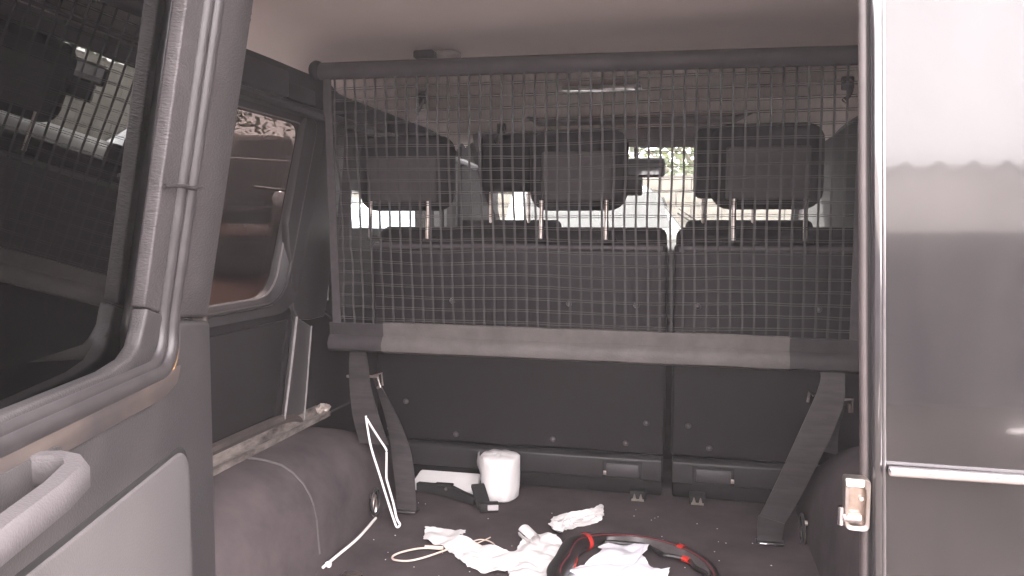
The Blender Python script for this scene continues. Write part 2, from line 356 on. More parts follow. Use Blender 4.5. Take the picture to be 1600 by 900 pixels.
# small glass for the passenger side windows
for nm, y0, y1, lab in (('passenger_window', 2.04, 2.80, 'rear passenger door window behind the left headrest'), ('driver_window', 2.93, 3.08, 'front door window far left beyond the driver headrest')):
    t = thing(nm, lab, 'car window', (-.96, y0, .62)); zt = .80 if nm == 'passenger_window' else .93; b = box(-.967, -.963, y0 + .004, y1 - .004, .687, zt - .002); put('glass', b, G_clear, t, smooth=False)
    b = slab_holes([y0 - .02, y0 + .012, y1 - .012, y1 + .02], [.665, .69, zt - .005, zt + .02], [(y0 + .012, y1 - .012, .69, zt - .005)], -.927, -.921, lambda y, z, x: V((x, y, z))); put('window_frame', b, M_plastic, t, smooth=False)
for nm, y0, y1, lab in (('side_window', 1.25, 1.90, 'dark cargo side window on the right, mostly behind the glossy panel'),):
    z0 = .685 if nm != 'side_window' else .50; zt = {'passenger_window': .80, 'driver_window': .93, 'side_window': .96}[nm]
    t = thing(nm, lab, 'car window', (.5, y0, z0)); b = box(.503, .507, y0 + .004, y1 - .004, z0 + .002, zt - .002); put('glass', b, G_right, t, smooth=False)
    b = slab_holes([y0 - .02, y0 + .012, y1 - .012, y1 + .02], [z0 - .02, z0 + .012, zt - .01, zt + .02], [(y0 + .012, y1 - .012, z0 + .012, zt - .01)], .461, .467, lambda y, z, x: V((x, y, z))); put('window_frame', b, M_plastic, t, smooth=False)

# outer body (roof, bonnet, rear pillars, header)
body = link('vehicle_body', None); body['kind'] = 'structure'; ORG[body.name] = V((0, 0, 0))
b = box(-1.0, .54, 1.0, 3.2, 1.152, 1.2, .02, 3); put('roof', b, M_dark_paint, body)
b = box(-1.0, .54, 1.0, 1.09, 1.13, 1.151); put('rear_header', b, M_plastic, body)
b = box(-1.0, -.80, 1.0, 1.05, -.6, 1.15, .01); put('rear_pillar', b, M_dark_paint, body)
b = box(-1.0, .54, 1.0, 1.05, -.6, -.06, .01); put('rear_sill', b, M_dark_paint, body)
b = box(-1.0, .54, 3.8, 4.9, .20, .60, .05, 3); put('bonnet', b, M_dark_paint, body)
b = tube(spline([(-.760, 1.10, .80), (-.725, 1.10, .93), (-.672, 1.10, .992), (-.664, 1.10, 1.03), (-.655, 1.10, 1.07), (-.60, 1.10, 1.11), (-.3, 1.10, 1.122), (.2, 1.10, 1.122)], 6), .015, 10); put('opening_seal', b, M_rubber_dk, body)
b = nb(); cyl((-.92, 3.78, .64), (-.90, 3.15, 1.12), .035, 8, b); cyl((.46, 3.78, .64), (.44, 3.15, 1.12), .035, 8, b); put('windscreen_pillars', b, M_plastic, body)
b = prism([(-.90, 3.76, .66), (.44, 3.76, .66), (.42, 3.16, 1.10), (-.88, 3.16, 1.10)], (0, .004, .003)); put('windscreen', b, G_clear, body, smooth=False)
dash = put('dashboard', prism([(-.92, 3.30, .30), (-.92, 3.30, .60), (-.92, 3.40, .675), (-.92, 3.62, .695), (-.92, 3.78, .66), (-.92, 3.78, .30)], (1.38, 0, 0), .02, 3), M_plastic, cat='dashboard', label='black dashboard along the foot of the windscreen')

# ================================================================== WHEEL HOUSINGS
def zarch(y):
    if y < 1.60: return 1.0
    t = (y - 1.60) / .42
    return max(0, math.sqrt(max(0, 1 - t ** 2.3)))
wprof = [(0, .216), (.03, .217), (.055, .216), (.085, .2135), (.122, .206), (.148, .192), (.171, .172), (.186, .148), (.194, .128), (.200, .10), (.203, .06), (.206, .03), (.207, -.004)]
def wheel_cover(side, hs_=1.0):
    b = nb(); R = []
    yy = [1.06 + .02 * i for i in range(28)] + [1.62 + .4 * math.sin(math.pi / 2 * k / 16) for k in range(1, 17)]
    for y in yy:
        h = zarch(y)
        row = []
        for (dx, z) in wprof:
            w_ = .0025 * noise.noise(V((dx * 12, y * 8, side)))
            row.append(b.verts.new((side * (dx + w_ ) + (-.932 if side > 0 else .472), y, max(z, 0) * h * hs_ - .003 + w_)))
        R.append(row)
    for i in range(len(R) - 1):
        for k in range(len(wprof) - 1): b.faces.new((R[i][k], R[i][k + 1], R[i + 1][k + 1], R[i + 1][k]))
    return b
def seam(side, y):
    return tube([V((side * dx + (-.932 if side > 0 else .472), y + .004 * math.sin(dx * 20), z - .0015)) for dx, z in wprof[1:-1]], .0032, 6)
whl = thing('wheel_housing', 'charcoal felt covered wheel housing with a stitched seam, left of the cargo floor', 'wheel housing', (-.83, 1.5, 0))
put('felt_cover', wheel_cover(1), M_felt, whl, angle=60); put('piping', seam(1, 1.45), mat('piping', (0.072, 0.063, 0.063), .8), whl)
whr = thing('wheel_housing', 'felt covered wheel housing on the right, half hidden behind the glossy panel', 'wheel housing', (.37, 1.5, 0))
put('felt_cover', wheel_cover(-1, 1.22), M_felt, whr, angle=60)
def lash_ring(x, y, z, s_):
    b = nb(); pts = [V((x + s_ * .008, y + .024 * math.cos(a), z + .030 * math.sin(a))) for a in [2 * math.pi * k / 20 for k in range(20)]]
    tube(pts, .0035, 8, closed=True, bm=b, up=(1, 0, 0)); return b
for s_, x, y, z, w_, lab in ((1, -.722, 1.715, .046, whl, 'black lashing ring'), (-1, .258, 1.80, .035, whr, 'black lashing ring')):
    r_ = put('lashing_ring', lash_ring(x, y, z, s_), M_plastic2, w_)
    bb = nb(); pts = [V((x + s_ * .004, y + .011 * math.cos(a), z - .012 + .02 * math.sin(a))) for a in [2 * math.pi * k / 14 for k in range(14)]]
    tube(pts, .004, 6, closed=True, bm=bb, up=(1, 0, 0)); cyl((x - .004 * s_, y, z + .012), (x + .008 * s_, y, z + .012), .006, 8, bb)
    put('ring_bracket', bb, M_steel, w_)
# rusty rail
rail = thing('metal_rail', 'scuffed rusty metal channel rail lying along the top of the left wheel housing', 'rail', (-.91, 1.5, .21))
b = nb(); s = bmesh.new(); prf = [(-.926, .214), (-.886, .214), (-.886, .226), (-.892, .2265), (-.893, .219), (-.915, .219), (-.917, .238), (-.926, .239)]
R = [[s.verts.new((x + .0007 * noise.noise(V((x * 30, y * 40, z * 60))), y, z + .0008 * noise.noise(V((9, y * 45, z * 80))))) for x, z in prf] for y in [1.08 + .0095 * i for i in range(81)]]
for i in range(80):
    for k in range(8): s.faces.new((R[i][k], R[i][(k + 1) % 8], R[i + 1][(k + 1) % 8], R[i + 1][k]))
s.faces.new(R[0]); s.faces.new(R[-1]); merge(b, s); put('channel', b, M_rail, rail)
s = bmesh.new(); bmesh.ops.create_icosphere(s, subdivisions=3, radius=.018)
for v in s.verts: v.co = V((-.905, 1.835, .232)) + V((v.co.x * .9, v.co.y * 1.2, v.co.z * .7)) * (1 + .45 * noise.noise(v.co * 130))
put('corroded_bolt', s, mat('corroded', (.30, .24, .21), .6, .4, nscale=120, col2=(.6, .55, .5), bump=1, bscale=200), rail)
put('thin_rod', tube([(-.905, 1.83, .214), (-.905, 2.0, .212)], .0022, 6), M_rubber, rail)

# ================================================================== REAR SEAT
def headrest(x0, x1, z0, z1, y0, parent, posts, pm=M_steel, bevr=.054):
    s = box(x0, x1, y0, y0 + .10, z0, z1)
    cx, cz = (x0 + x1) / 2, (z0 + z1) / 2
    for v in s.verts:
        if v.co.y > y0 + .05: v.co.x = cx + (v.co.x - cx) * .92
        if v.co.z < cz: v.co.x = cx + (v.co.x - cx) * .97
        if v.co.z > cz and v.co.y < y0 + .05: v.co.y += .012
    bev(s, bevr, 5)
    bm2 = s
    h = put('headrest', bm2, M_fabric, parent, angle=80)
    # framed rear panel of the headrest
    q = box(x0 + .042, x1 - .042, y0 - .0035, y0 + .01, z0 + .022, z1 - .058)
    bev(q, .022, 4)
    for v in q.verts: v.co.y += .008 * max(0, (v.co.z - cz) / (z1 - cz))
    put('rear_panel', q, M_fabric_lt, h, angle=60)
    for px in posts:
        put('post', tube([(px, y0 - .012, z0 + .024), (px, y0 - .012, z0 - .005), (px, y0 - .018, .664)], .0052, 10), pm, h)
    return h
M_roll = mat('roll_highlight', (.055, .048, .051), .5, nscale=20, namt=.3)  # lighter colour paints the highlight along the seat shell's top ridge
mat_skirt = mat('shaded_skirt_plastic', (.006, .0055, .006), .6, spec=.2, nscale=8, namt=.4)  # near-black colour carries the recess shade under the lower panel
def seat_back(x0, x1, label, nm):
    t = thing(nm, label, 'car seat', ((x0 + x1) / 2, 2.03, 0))
    s = bmesh.new()
    # shell: hard rear panel, leaning a little towards the tailgate
    b = prism([(x0, 2.030, .112), (x0, 1.984, .632), (x0, 1.992, .650), (x0, 2.012, .655), (x0, 2.05, .60), (x0, 2.06, .112)], (x1 - x0, 0, 0), .010, 4)
    put('back_panel', b, M_back, t)
    b = prism([(x0 + .004, 2.020, .046), (x0 + .004, 2.018, .100), (x0 + .004, 2.032, .108), (x0 + .004, 2.06, .106), (x0 + .004, 2.06, .046)], (x1 - x0 - .008, 0, 0), .004, 3)
    put('lower_panel', b, M_plastic2, t)
    put('top_highlight', tube([(x0 + .012, 1.9845, .640), (x0 + .03, 1.983, .643), (x1 - .03, 1.983, .643), (x1 - .012, 1.9845, .640)], .0075, 10), M_roll, t)
    b = box(x0 + .006, x1 - .006, 2.042, 2.07, .002, .047, .004); put('skirt', b, mat_skirt, t)
    b = prism([(x0 + .004, 2.052, .12), (x0 + .004, 2.010, .660), (x0 + .004, 2.035, .694), (x0 + .004, 2.085, .694), (x0 + .004, 2.15, .62), (x0 + .004, 2.19, .05)], (x1 - x0 - .008, 0, 0), .022, 5)
    put('cushion', b, M_fabric, t, angle=80)
    return t

sL = seat_back(-.832, -.056, 'wide left rear seat back, black hard shell with two headrests behind the net', 'rear_bench')
headrest(-.878, -.603, .736, .934, 1.972, sL, (-.822, -.664))
headrest(-.412, -.150, .736, .940, 1.972, sL, (-.366, -.204))
sR = seat_back(-.040, .42, 'narrow right rear seat back, black hard shell with a single headrest', 'rear_bench')
headrest(.036, .312, .738, .945, 1.972, sR, (.098, .259))
def collar(px, t): 
    b = nb(); lathe((px, 1.958, .657), [(0, .014), (.007, .014), (.010, .010), (.021, .008), (.024, .004), (.024, 0)], 16, b)
    for v in b.verts: v.co.y = 1.985 + (v.co.y - 1.958) * .6
    put('post_collar', b, M_dark_in, t)
for px in (-.822, -.664, -.366, -.204): collar(px, sL)
for px in (.098, .259): collar(px, sR)
def screw(x, z, t):
    y = 2.030 - (z - .112) * .0885
    b = nb(); lathe((x, y, z), [(0, -.0065), (.0040, -.006), (.0068, -.0035), (.0078, 0), (.0078, .003)], 12, b, 'Y'); put('screw', b, mat_screw, t)
mat_screw = mat('screw_head', (.10, .09, .092), .32, .6)
for x, z in ((-.61, .135), (-.345, .137), (-.154, .139), (-.102, .196), (-.80, .141), (-.61, .50), (-.30, .50), (-.13, .50), (-.75, .22)): screw(x, z, sL)
for x, z in ((.002, .195), (.055, .139), (.02, .50), (.33, .20), (.30, .50)): screw(x, z, sR)
def flap(x0, x1, t, rs):
    f = put('release_flap', box(x0 + .004, x1 - .004, 2.0135, 2.019, .054, .086, .002), mat_flap, t)
    b = slab_holes([x0 - .006, x0, x1, x1 + .004], [.046, .050, .088, .094], [(x0, x1, .050, .088)], 2.0165, 2.0215, lambda x, z, y: V((x, y, z))); put('flap_surround', b, M_dark_in, t, smooth=False)
    xs = x0 if rs < 0 else x1
    put('flap_pin', box(xs - .004, xs + .004, 2.013, 2.018, .056, .066, .001), M_steel, f)
mat_flap = mat('flap_plastic', (.035, .031, .033), .45, nscale=10, namt=.3)
flap(-.206, -.115, sL, -1); flap(.020, .113, sR, 1)
# floor catches
for i, (x, y, lab) in enumerate(((-.120, 1.998, 'small black and steel floor catch under the wide left seat back'), (.028, 2.004, 'small floor catch with twin steel teeth under the narrow right seat back'))):
    t = thing('floor_catch', lab, 'catch', (x, y, 0), 'seat catches at the foot of the backrests')
    put('housing', box(x - .020, x + .020, y, y + .03, -.002, .024, .003), M_dark_in, t)
    b = nb()
    for k in (-1, 1): prism([(x + k * .008 - .005, y - .003, .002), (x + k * .008 + .005, y - .003, .002), (x + k * .008 + .001, y - .003, .017), (x + k * .008 - .001, y - .003, .017)], (0, .004, 0), bm=b)
    box(x - .015, x + .016, y - .006, y + .002, 0, .004, bm=b); put('teeth', b, M_zinc, t)

# ================================================================== CARGO NET
net = thing('cargo_net', 'black cargo net stretched behind the rear headrests from roof bar to padded bar', 'cargo net', (-.25, 1.72, .42))
X0, X1, Z0, Z1 = -.812, .325, .456, 1.035
NV, NH = 47, 22
def sag(x, z):
    u = (x - X0) / (X1 - X0); q = (z - Z0) / (Z1 - Z0); e = math.sin(math.pi * min(max(u, 0), 1)) * math.sin(math.pi * min(max(q, 0), 1))
    n1 = noise.noise(V((x * 4.5, z * 5, 3.1))); n2 = noise.noise(V((x * 4.5, z * 5, 9.4))); n3 = noise.noise(V((x * 22, z * 22, 2)))
    edge = math.exp(-u * 14)
    return .9 * V((.006 * n1 * (.4 + e) + edge * .009 * noise.noise(V((z * 16, 4, x * 30))) + .0009 * n3, -.012 * e + .006 * n2, .006 * n2 * (.5 + e) + .001 * n3 - .004 * math.sin(math.pi * u) * (1 - q)))
def lean(z): return (z - Z0) * -.030     # the left and right edges lean outwards a little towards the roof
for i in range(NV + 1):
    x = X0 + (X1 - X0) * i / NV
    pts = [];
    for k in range(25):
        z = Z0 + (Z1 - Z0) * k / 24; q = V((x + lean(z) * (1 - i / NV) , 1.72, z)); d_ = sag(x, z); d_.z = 0; pts.append(q + d_)
    put('cord', tube(pts, .0023, 4, profile=[(-1, -.35), (1, -.35), (1, .35), (-1, .35)], up=(0, 1, 0)), M_cord, net, smooth=False)
for j in range(1, NH):
    z = Z0 + (Z1 - Z0) * j / NH; b = nb()
    for off in (-.0022, .0022):
        pts = []
        for k in range(71):
            x = X0 + (X1 - X0) * k / 70; d_ = sag(x, z); pts.append(V((x + lean(z) * (1 - k / 70), 1.7185, z + off * (1 + .35 * noise.noise(V((x * 9, z * 31, off * 900)))))) + V((0, d_.y, d_.z)))
        tube(pts, .00075, 4, bm=b)
    put('cord', b, M_cord_lt, net)
b = ribbon([(X0 - .004, 1.716, .45), (X0 - .010, 1.713, .74), (X0 - .020, 1.716, 1.04)], [(X0 + .0175, 1.714, .45), (X0 + .009, 1.711, .74), (X0 - .002, 1.716, 1.04)], .003); put('edge_webbing', b, M_web, net)
b = ribbon([(X1 - .006, 1.716, .45), (X1 - .006, 1.713, .74), (X1 - .004, 1.716, 1.04)], [(X1 + .016, 1.714, .45), (X1 + .018, 1.711, .74), (X1 + .02, 1.716, 1.04)], .003); put('edge_webbing', b, M_web, net)
# roof bar
b = tube([(-.842, 1.72, 1.050), (-.3, 1.72, 1.045), (.45, 1.72, 1.034)], .0195, 14); put('top_bar', b, mat('top_bar_vinyl', (.040, .0355, .038), .6, spec=.3, nscale=20, namt=.3), net)
s = bmesh.new(); bmesh.ops.create_icosphere(s, subdivisions=3, radius=.023)
for v in s.verts: v.co = V((-.850, 1.72, 1.052)) + V((v.co.x * .8, v.co.y, v.co.z))
put('bar_end_knob', s, M_dark_in, net)
# padded bottom bar: flat upper lip, round lower edge
bp = [(.002, .058), (-.010, .058), (-.007, .030), (-.014, .024), (-.022, .010), (-.019, -.004), (-.006, -.010), (.006, -.010), (.014, -.002), (.014, .014), (.006, .024)]
def barseg(x0, x1, sc_, n=10):
    s = bmesh.new(); R = []
    for i in range(n + 1):
        x = x0 + (x1 - x0) * i / n; z = .408 - .004 * (x + .82) / 1.15 + .001 * noise.noise(V((x * 9, 0, 0)))
        R.append([s.verts.new((x, 1.72 + q[0] * sc_, z + .004 + q[1] * sc_)) for q in bp])
    for i in range(n):
        for k in range(len(bp)): s.faces.new((R[i][k], R[i][(k + 1) % len(bp)], R[i + 1][(k + 1) % len(bp)], R[i + 1][k]))
    s.faces.new(R[0]); s.faces.new(R[-1]); return s
put('bottom_bar', barseg(-.824, .40, 1.0), M_bar, net, angle=50)
put('bar_sleeve', barseg(-.690, .203, 1.05, 40), M_sleeve, net, label='lighter dusty grey sleeve over the middle of the bottom bar', angle=50)
b = nb()
for k in range(120):
    x = -.685 + k * .00742; box(x, x + .0042, 1.7125, 1.7135, .4355 - .004 * (x + .82), .4365 - .004 * (x + .82), bm=b)
put('sleeve_stitching', b, M_bar, net, smooth=False)

# tie-down straps
STR = 'straps that pull the net bar down to the floor'
t = thing('tie_down_strap', 'twisted black strap from the left end of the padded net bar to the floor', 'strap', (-.66, 1.79, 0), STR)
put('webbing', ribbon([(-.778, 1.722, .405), (-.788, 1.738, .36), (-.792, 1.75, .31), (-.790, 1.76, .24), (-.775, 1.765, .17)], [(-.738, 1.722, .405), (-.738, 1.738, .36), (-.737, 1.75, .31), (-.722, 1.76, .24), (-.700, 1.765, .17)], .002), M_belt, t)
put('webbing', ribbon([(-.742, 1.775, .33), (-.725, 1.80, .24), (-.712, 1.805, .17), (-.703, 1.80, .11), (-.694, 1.795, .05), (-.690, 1.788, .006)], [(-.728, 1.765, .33), (-.690, 1.79, .24), (-.664, 1.80, .17), (-.650, 1.80, .11), (-.642, 1.79, .05), (-.637, 1.785, .006)], .0025), M_belt, t)
put('fold', box(-.692, -.637, 1.775, 1.80, .001, .006, .002), M_belt, t)
bk = nb(); tube([(-.80, 1.752, .335), (-.72, 1.752, .338), (-.716, 1.752, .312), (-.723, 1.756, .31)], .0035, 8, bm=bk); tube([(-.735, 1.758, .338), (-.714, 1.76, .345), (-.712, 1.76, .315)], .0026, 8, bm=bk)
put('slider_buckle', bk, M_steel, t)
t = thing('tie_down_strap', 'shiny black strap slanting from the right end of the net bar to the floor', 'strap', (.18, 1.79, 0), STR)
put('webbing', ribbon([(.264, 1.715, .405), (.266, 1.717, .38), (.255, 1.72, .340), (.236, 1.728, .285), (.212, 1.742, .215), (.186, 1.756, .14), (.158, 1.768, .068)], [(.312, 1.715, .405), (.313, 1.717, .38), (.313, 1.72, .335), (.293, 1.728, .265), (.264, 1.742, .185), (.240, 1.756, .12), (.211, 1.768, .055)], .0025), M_belt, t)
put('webbing', ribbon([(.158, 1.768, .068), (.155, 1.772, .06), (.156, 1.785, .004)], [(.211, 1.768, .055), (.210, 1.774, .047), (.207, 1.787, .002)], .0025), M_belt, t)
put('webbing', ribbon([(.300, 1.76, .33), (.288, 1.83, .26), (.280, 1.85, .20)], [(.325, 1.76, .32), (.325, 1.83, .25), (.328, 1.85, .19)], .002), M_belt, t, label='loose tail hanging behind the strap')
put('foot_plate', box(.152, .212, 1.776, 1.80, -.001, .005, .002), M_plastic2, t)
put('foot_edge', box(.160, .190, 1.772, 1.777, 0, .004, .001), M_chrome, t)
put('buckle_end', tube([(.256, 1.73, .345), (.247, 1.73, .352), (.245, 1.735, .33)], .003, 8), M_steel, t)
bk = nb(); tube([(.313, 1.735, .338), (.333, 1.735, .340), (.333, 1.738, .312), (.328, 1.738, .312), (.326, 1.735, .33)], .0028, 8, bm=bk)
put('slider_buckle', bk, M_steel, t)
# seat belt on the left pillar
t = thing('seat_belt', 'grey seat belt webbing running down the left rear pillar', 'seat belt', (-.9, 1.95, .46))
put('webbing', ribbon([(-.905, 1.99, .95), (-.905, 1.95, .72), (-.905, 1.90, .47)], [(-.893, 2.02, .95), (-.893, 1.985, .72), (-.893, 1.94, .475)], .002), M_web, t)
bk = nb(); tube([(-.91, 1.865, .478), (-.90, 1.88, .458), (-.895, 1.90, .447), (-.89, 1.945, .460)], .004, 8, bm=bk); put('guide_loop', bk, M_plastic2, t)

# ================================================================== CEILING FITTINGS
t = thing('dome_lamp', 'small black and clear interior lamp on the headliner above the net bar', 'lamp', (-.61, 1.89, 1.12))
s = box(-.662, -.610, 1.845, 1.90, 1.098, 1.118, .006, 3); put('switch_block', s, M_plastic, t)
s = bmesh.new(); bmesh.ops.create_uvsphere(s, u_segments=20, v_segments=10, radius=1)
for v in s.verts: v.co = V((-.590, 1.895, 1.112)) + V((v.co.x * .036, v.co.y * .030, v.co.z * .014))
put('lens', s, M_lens, t)
t = thing('roof_lamp', 'slim oblong roof lamp with bright lens seen through the top of the net', 'lamp', (-.26, 2.40, 1.11))
put('housing', box(-.385, -.150, 2.375, 2.43, 1.102, 1.114, .003), M_lens, t)
put('lens', box(-.365, -.170, 2.372, 2.425, 1.099, 1.103, .001), M_chrome, t)
for i, (x, y, z, lab) in enumerate(((-.70, 2.02, 1.00, 'black coat hook above the left rear headrest'), (-.565, 2.35, .955, 'pale hook and clip between the left and middle rear headrests'), (.345, 1.97, .99, 'black coat hook above the right rear headrest'))):
    t = thing('coat_hook', lab, 'hook', (x, y, z), 'small hooks under the roof')
    b = nb(); tube(spline([(x, y, z + .03), (x + .004, y - .012, z + .016), (x - .004, y - .014, z), (x - .012, y - .008, z - .006)], 5), .005, 8, bm=b); cyl((x, y, z + .028), (x, y + .012, z + .036), .012, 12, b)
    put('hook', b, M_plastic2, t)
    put('pin', cyl((x - .006, y - .016, z - .012), (x - .012, y - .012, z - .004), .0035, 8), M_chrome, t)
    put('bracket', box(x - .014, x + .014, y + .006, y + .016, z + .02, z + .052, .004), M_plastic, t)
# sun visors, header
b = tube([(-.60, 2.93, 1.112), (-.565, 2.96, 1.085), (.15, 2.98, 1.085), (.2, 2.96, 1.11)], .013, 8); t = put('header_trim', b, M_bluegrey, cat='trim', label='grey cross trim in front of the headliner, above the rear view mirror')
for x0, x1, lab in ((-.86, -.32, 'folded sun visor on the left above the windscreen'), (-.20, .40, 'folded sun visor on the right above the windscreen')):
    t = thing('sun_visor', lab, 'sun visor', ((x0 + x1) / 2, 3.1, 1.03))
    put('flap', prism([(x0, 3.08, 1.075), (x0, 3.13, 1.00), (x0, 3.145, 1.005), (x0, 3.10, 1.085)], (x1 - x0, 0, 0), .006, 3), M_bluegrey, t)
    put('rod', cyl((x0 + .02, 3.10, 1.075), (x1 - .02, 3.10, 1.075), .005), M_plastic, t)
# mirror
t = thing('rear_view_mirror', 'black rear view mirror with a block below it, right of the middle headrest', 'mirror', (-.22, 3.25, .94))
put('mirror_head', box(-.36, -.106, 3.22, 3.26, .895, .975, .018, 4), M_dark_in, t)
put('header_block', box(-.345, -.175, 3.09, 3.14, 1.005, 1.08, .006), M_bluegrey, t)
put('sensor_block', box(-.33, -.195, 3.23, 3.29, .825, .90, .008, 2), M_dark_in, t)
put('stem', cyl((-.22, 3.25, .95), (-.22, 3.2, 1.08), .01), M_plastic, t)
put('glass', box(-.345, -.122, 3.217, 3.2195, .905, .965), M_carglass, t, smooth=False)
# wiper
t = thing('wiper', 'thin windscreen wiper seen between the middle and right headrests', 'wiper', (.0, 3.8, .7))
put('blade', cyl((-.065, 3.76, .765), (.05, 3.80, .69), .004, 6), M_plastic, t); put('arm', cyl((-.06, 3.785, .785), (.06, 3.82, .705), .003, 6), M_plastic2, t)
b = nb(); tube([V((-.62 + .17 * math.cos(a), 3.17 + .07 * math.sin(a), .52 + .155 * math.sin(a))) for a in [2 * math.pi * k / 32 for k in range(32)]], .013, 8, closed=True, bm=b); stw = put('steering_wheel', b, M_plastic, dash)
put('hub', box(-.68, -.56, 3.17, 3.20, .49, .55, .01), M_plastic, stw)

# front seats
for x0, x1, hx, zb, lab in ((-.84, -.46, (-.752, -.53), (.822, 1.035), 'driver seat with a tall black headrest, left of the middle rear headrest'), (-.02, .40, (.004, .25), (.795, 1.035), 'front passenger seat whose headrest peeks out left of the right rear headrest')):
    t = thing('front_seat', lab, 'car seat', ((x0 + x1) / 2, 2.8, -.38), 'front seats')
    put('backrest', prism([(x0, 2.95, .05), (x0, 2.80, .67), (x0, 2.83, .722), (x0, 2.87, .722), (x0, 2.93, .66), (x0, 3.05, .05)], (x1 - x0, 0, 0), .02, 4), M_fabric, t, angle=80)
    put('cushion', box(x0, x1, 2.95, 3.35, -.10, .06, .04, 3), M_fabric, t)
    s = box(hx[0], hx[1], 2.80, 2.88, zb[0], zb[1]); bev(s, .028, 4); h = put('headrest', s, M_fabric, t, angle=80)
    for px in (hx[0] + .035, hx[1] - .045): put('post', cyl((px, 2.83, .70), (px, 2.83, zb[0] + .03), .006), M_steel, h)

# ================================================================== OPEN REAR DOOR (left)
AD = math.radians(15.5); DX = V((math.sin(AD), -math.cos(AD), 0)); DN = V((math.cos(AD), math.sin(AD), 0)); DP = V((-.733, 1.08, 0))
KT = math.tan(math.radians(9.5)); ZB = .56
def dm(d, z, n):
    if z > ZB: n = n + KT * (z - ZB)
    return DP + DX * d + DN * n + V((0, 0, z))
def dmap(bm):      # (d, n, z) -> car coordinates
    for v in bm.verts: v.co = dm(v.co.x, v.co.z, v.co.y)
    return bm
def cutz(bm, z=ZB):
    bmesh.ops.bisect_plane(bm, geom=bm.verts[:] + bm.edges[:] + bm.faces[:], plane_co=(0, 0, z), plane_no=(0, 0, 1)); return bm
door = thing('rear_door', 'open rear door with dark window, vinyl trimmed frame and grab handle in the left foreground', 'car door', DP)
b = slab_holes([0, .215, .86, 1.0], [-.45, .50, ZB, 1.05, 1.14], [(.215, .86, .50, 1.05)], -.055, -.012, lambda d, z, n: dm(d, z, n)); put('shell', b, M_dark_paint, door, smooth=False)
# edge strip: dusty flange with a thin seal
put('edge_flange', dmap(cutz(box(-.004, .004, -.056, .0085, -.4, 1.08, .0015))), M_edge, door)
put('edge_seal', dmap(tube([(-.004, -.012, -.4 + .06 * k) for k in range(25)], .006, 8)), M_rubber, door)
# vinyl wrapped frame covers
def rr(d0, d1, z0, z1, r0): return rpoly([(d0, z0), (d1, z0), (d1, z1), (d0, z1)], r0)
s = prism([(d, -.008, z) for d, z in densify([(.006, .553), (.136, .567), (.136, .98), (.146, 1.015), (.165, 1.04), (.20, 1.055), (.86, 1.08), (.95, 1.13), (.12, 1.13), (.05, 1.12), (.018, 1.10), (.006, 1.06)], .03)], (0, .022, 0), .007, 4)
put('frame_cover', dmap(cutz(s)), M_vinyl, door, label='scuffed grey vinyl cover on the window frame', angle=50)
s = prism([(d, -.012, z) for d, z in densify([(.178, .578), (.236, .592), (.238, .96), (.25, 1.005), (.285, 1.035), (.86, 1.05), (.86, 1.062), (.25, 1.058), (.20, 1.03), (.178, .98)], .03)], (0, .018, 0), .003, 3)
put('inner_frame_cover', dmap(cutz(s)), M_vinyl, door, angle=50)
# seal: two rounded ridges following the window
def seal_path(o, n):
    pts = rpoly([(.158 + o, .504 + o * .45), (.95 - o, .504 + o * .45), (.95 - o, 1.07 - o), (.158 + o, 1.07 - o)], (.052, .07, .08, .07), 8)
    return [V((d, n, z)) for d, z in densify(pts, .03)]
put('window_seal', dmap(tube(seal_path(-.005, .010), .0115, 10, closed=True, up=(0, 1, 0))), M_rubber, door, label='outer ridge of the rubber window seal')
put('window_seal', dmap(tube(seal_path(.018, .006), .010, 10, closed=True, up=(0, 1, 0))), M_rubber, door, label='inner ridge of the rubber window seal')
put('seal_groove', dmap(tube(seal_path(.007, .006), .006, 6, closed=True, up=(0, 1, 0))), M_dark_in, door)
# plastic corner cover below the vinyl, inside the seal
s = prism([(d, -.010, z) for d, z in densify([(.178, .575), (.236, .590), (.240, .563), (.252, .546), (.278, .534), (.33, .528), (.86, .524), (.86, .512), (.34, .512), (.26, .512), (.215, .520), (.188, .545)], .03)], (0, .020, 0), .004, 3)
put('inner_corner_cover', dmap(cutz(s)), M_trim, door, angle=50)
# glass
s = box(.20, .88, -.024, -.021, .505, 1.055)
for v in s.verts: v.co.y += .040 * (v.co.x - .2)
put('glass', dmap(cutz(s)), G_tint, door, smooth=False)
# lower trim
s = prism([(d, -.010, z) for d, z in densify([(.006, -.40), (.95, -.40), (.95, .472), (.24, .472), (.19, .482), (.158, .498), (.143, .520), (.136, .545), (.130, .562), (.006, .548)], .04)], (0, .026, 0), .008, 4)
put('lower_trim', dmap(cutz(s)), M_trim, door, angle=50)
put('window_ledge', dmap(prism([(d, -.010, z) for d, z in [(.135, .503), (.150, .480), (.20, .468), (.95, .468), (.95, .503), (.20, .503)]], (0, .0285, 0), .004)), M_ledge, door, label='dusty brown ledge below the window')
put('foam_strip', dmap(tube(spline([(.1405, .014, .560), (.1445, .015, .530), (.158, .0155, .507), (.185, .0155, .490)], 6), .0028, 6, up=(0, 1, 0))), M_foam, door)
s = prism([(d, .010, z) for d, z in rpoly([(.124, -.30), (.90, -.30), (.90, .372), (.124, .386)], (.03, .03, .04, .045), 8)], (0, .011, 0), .004, 3)
put('pocket_cover', dmap(s), M_pocket, door, label='pale grey inset panel of the door', angle=50)
s = prism([(d, .010, z) for d, z in rpoly([(.118, -.305), (.905, -.305), (.905, .379), (.118, .393)], (.03, .03, .04, .048), 8)], (0, .0075, 0), .002, 2)
put('pocket_groove', dmap(s), M_dark_in, door, angle=50)
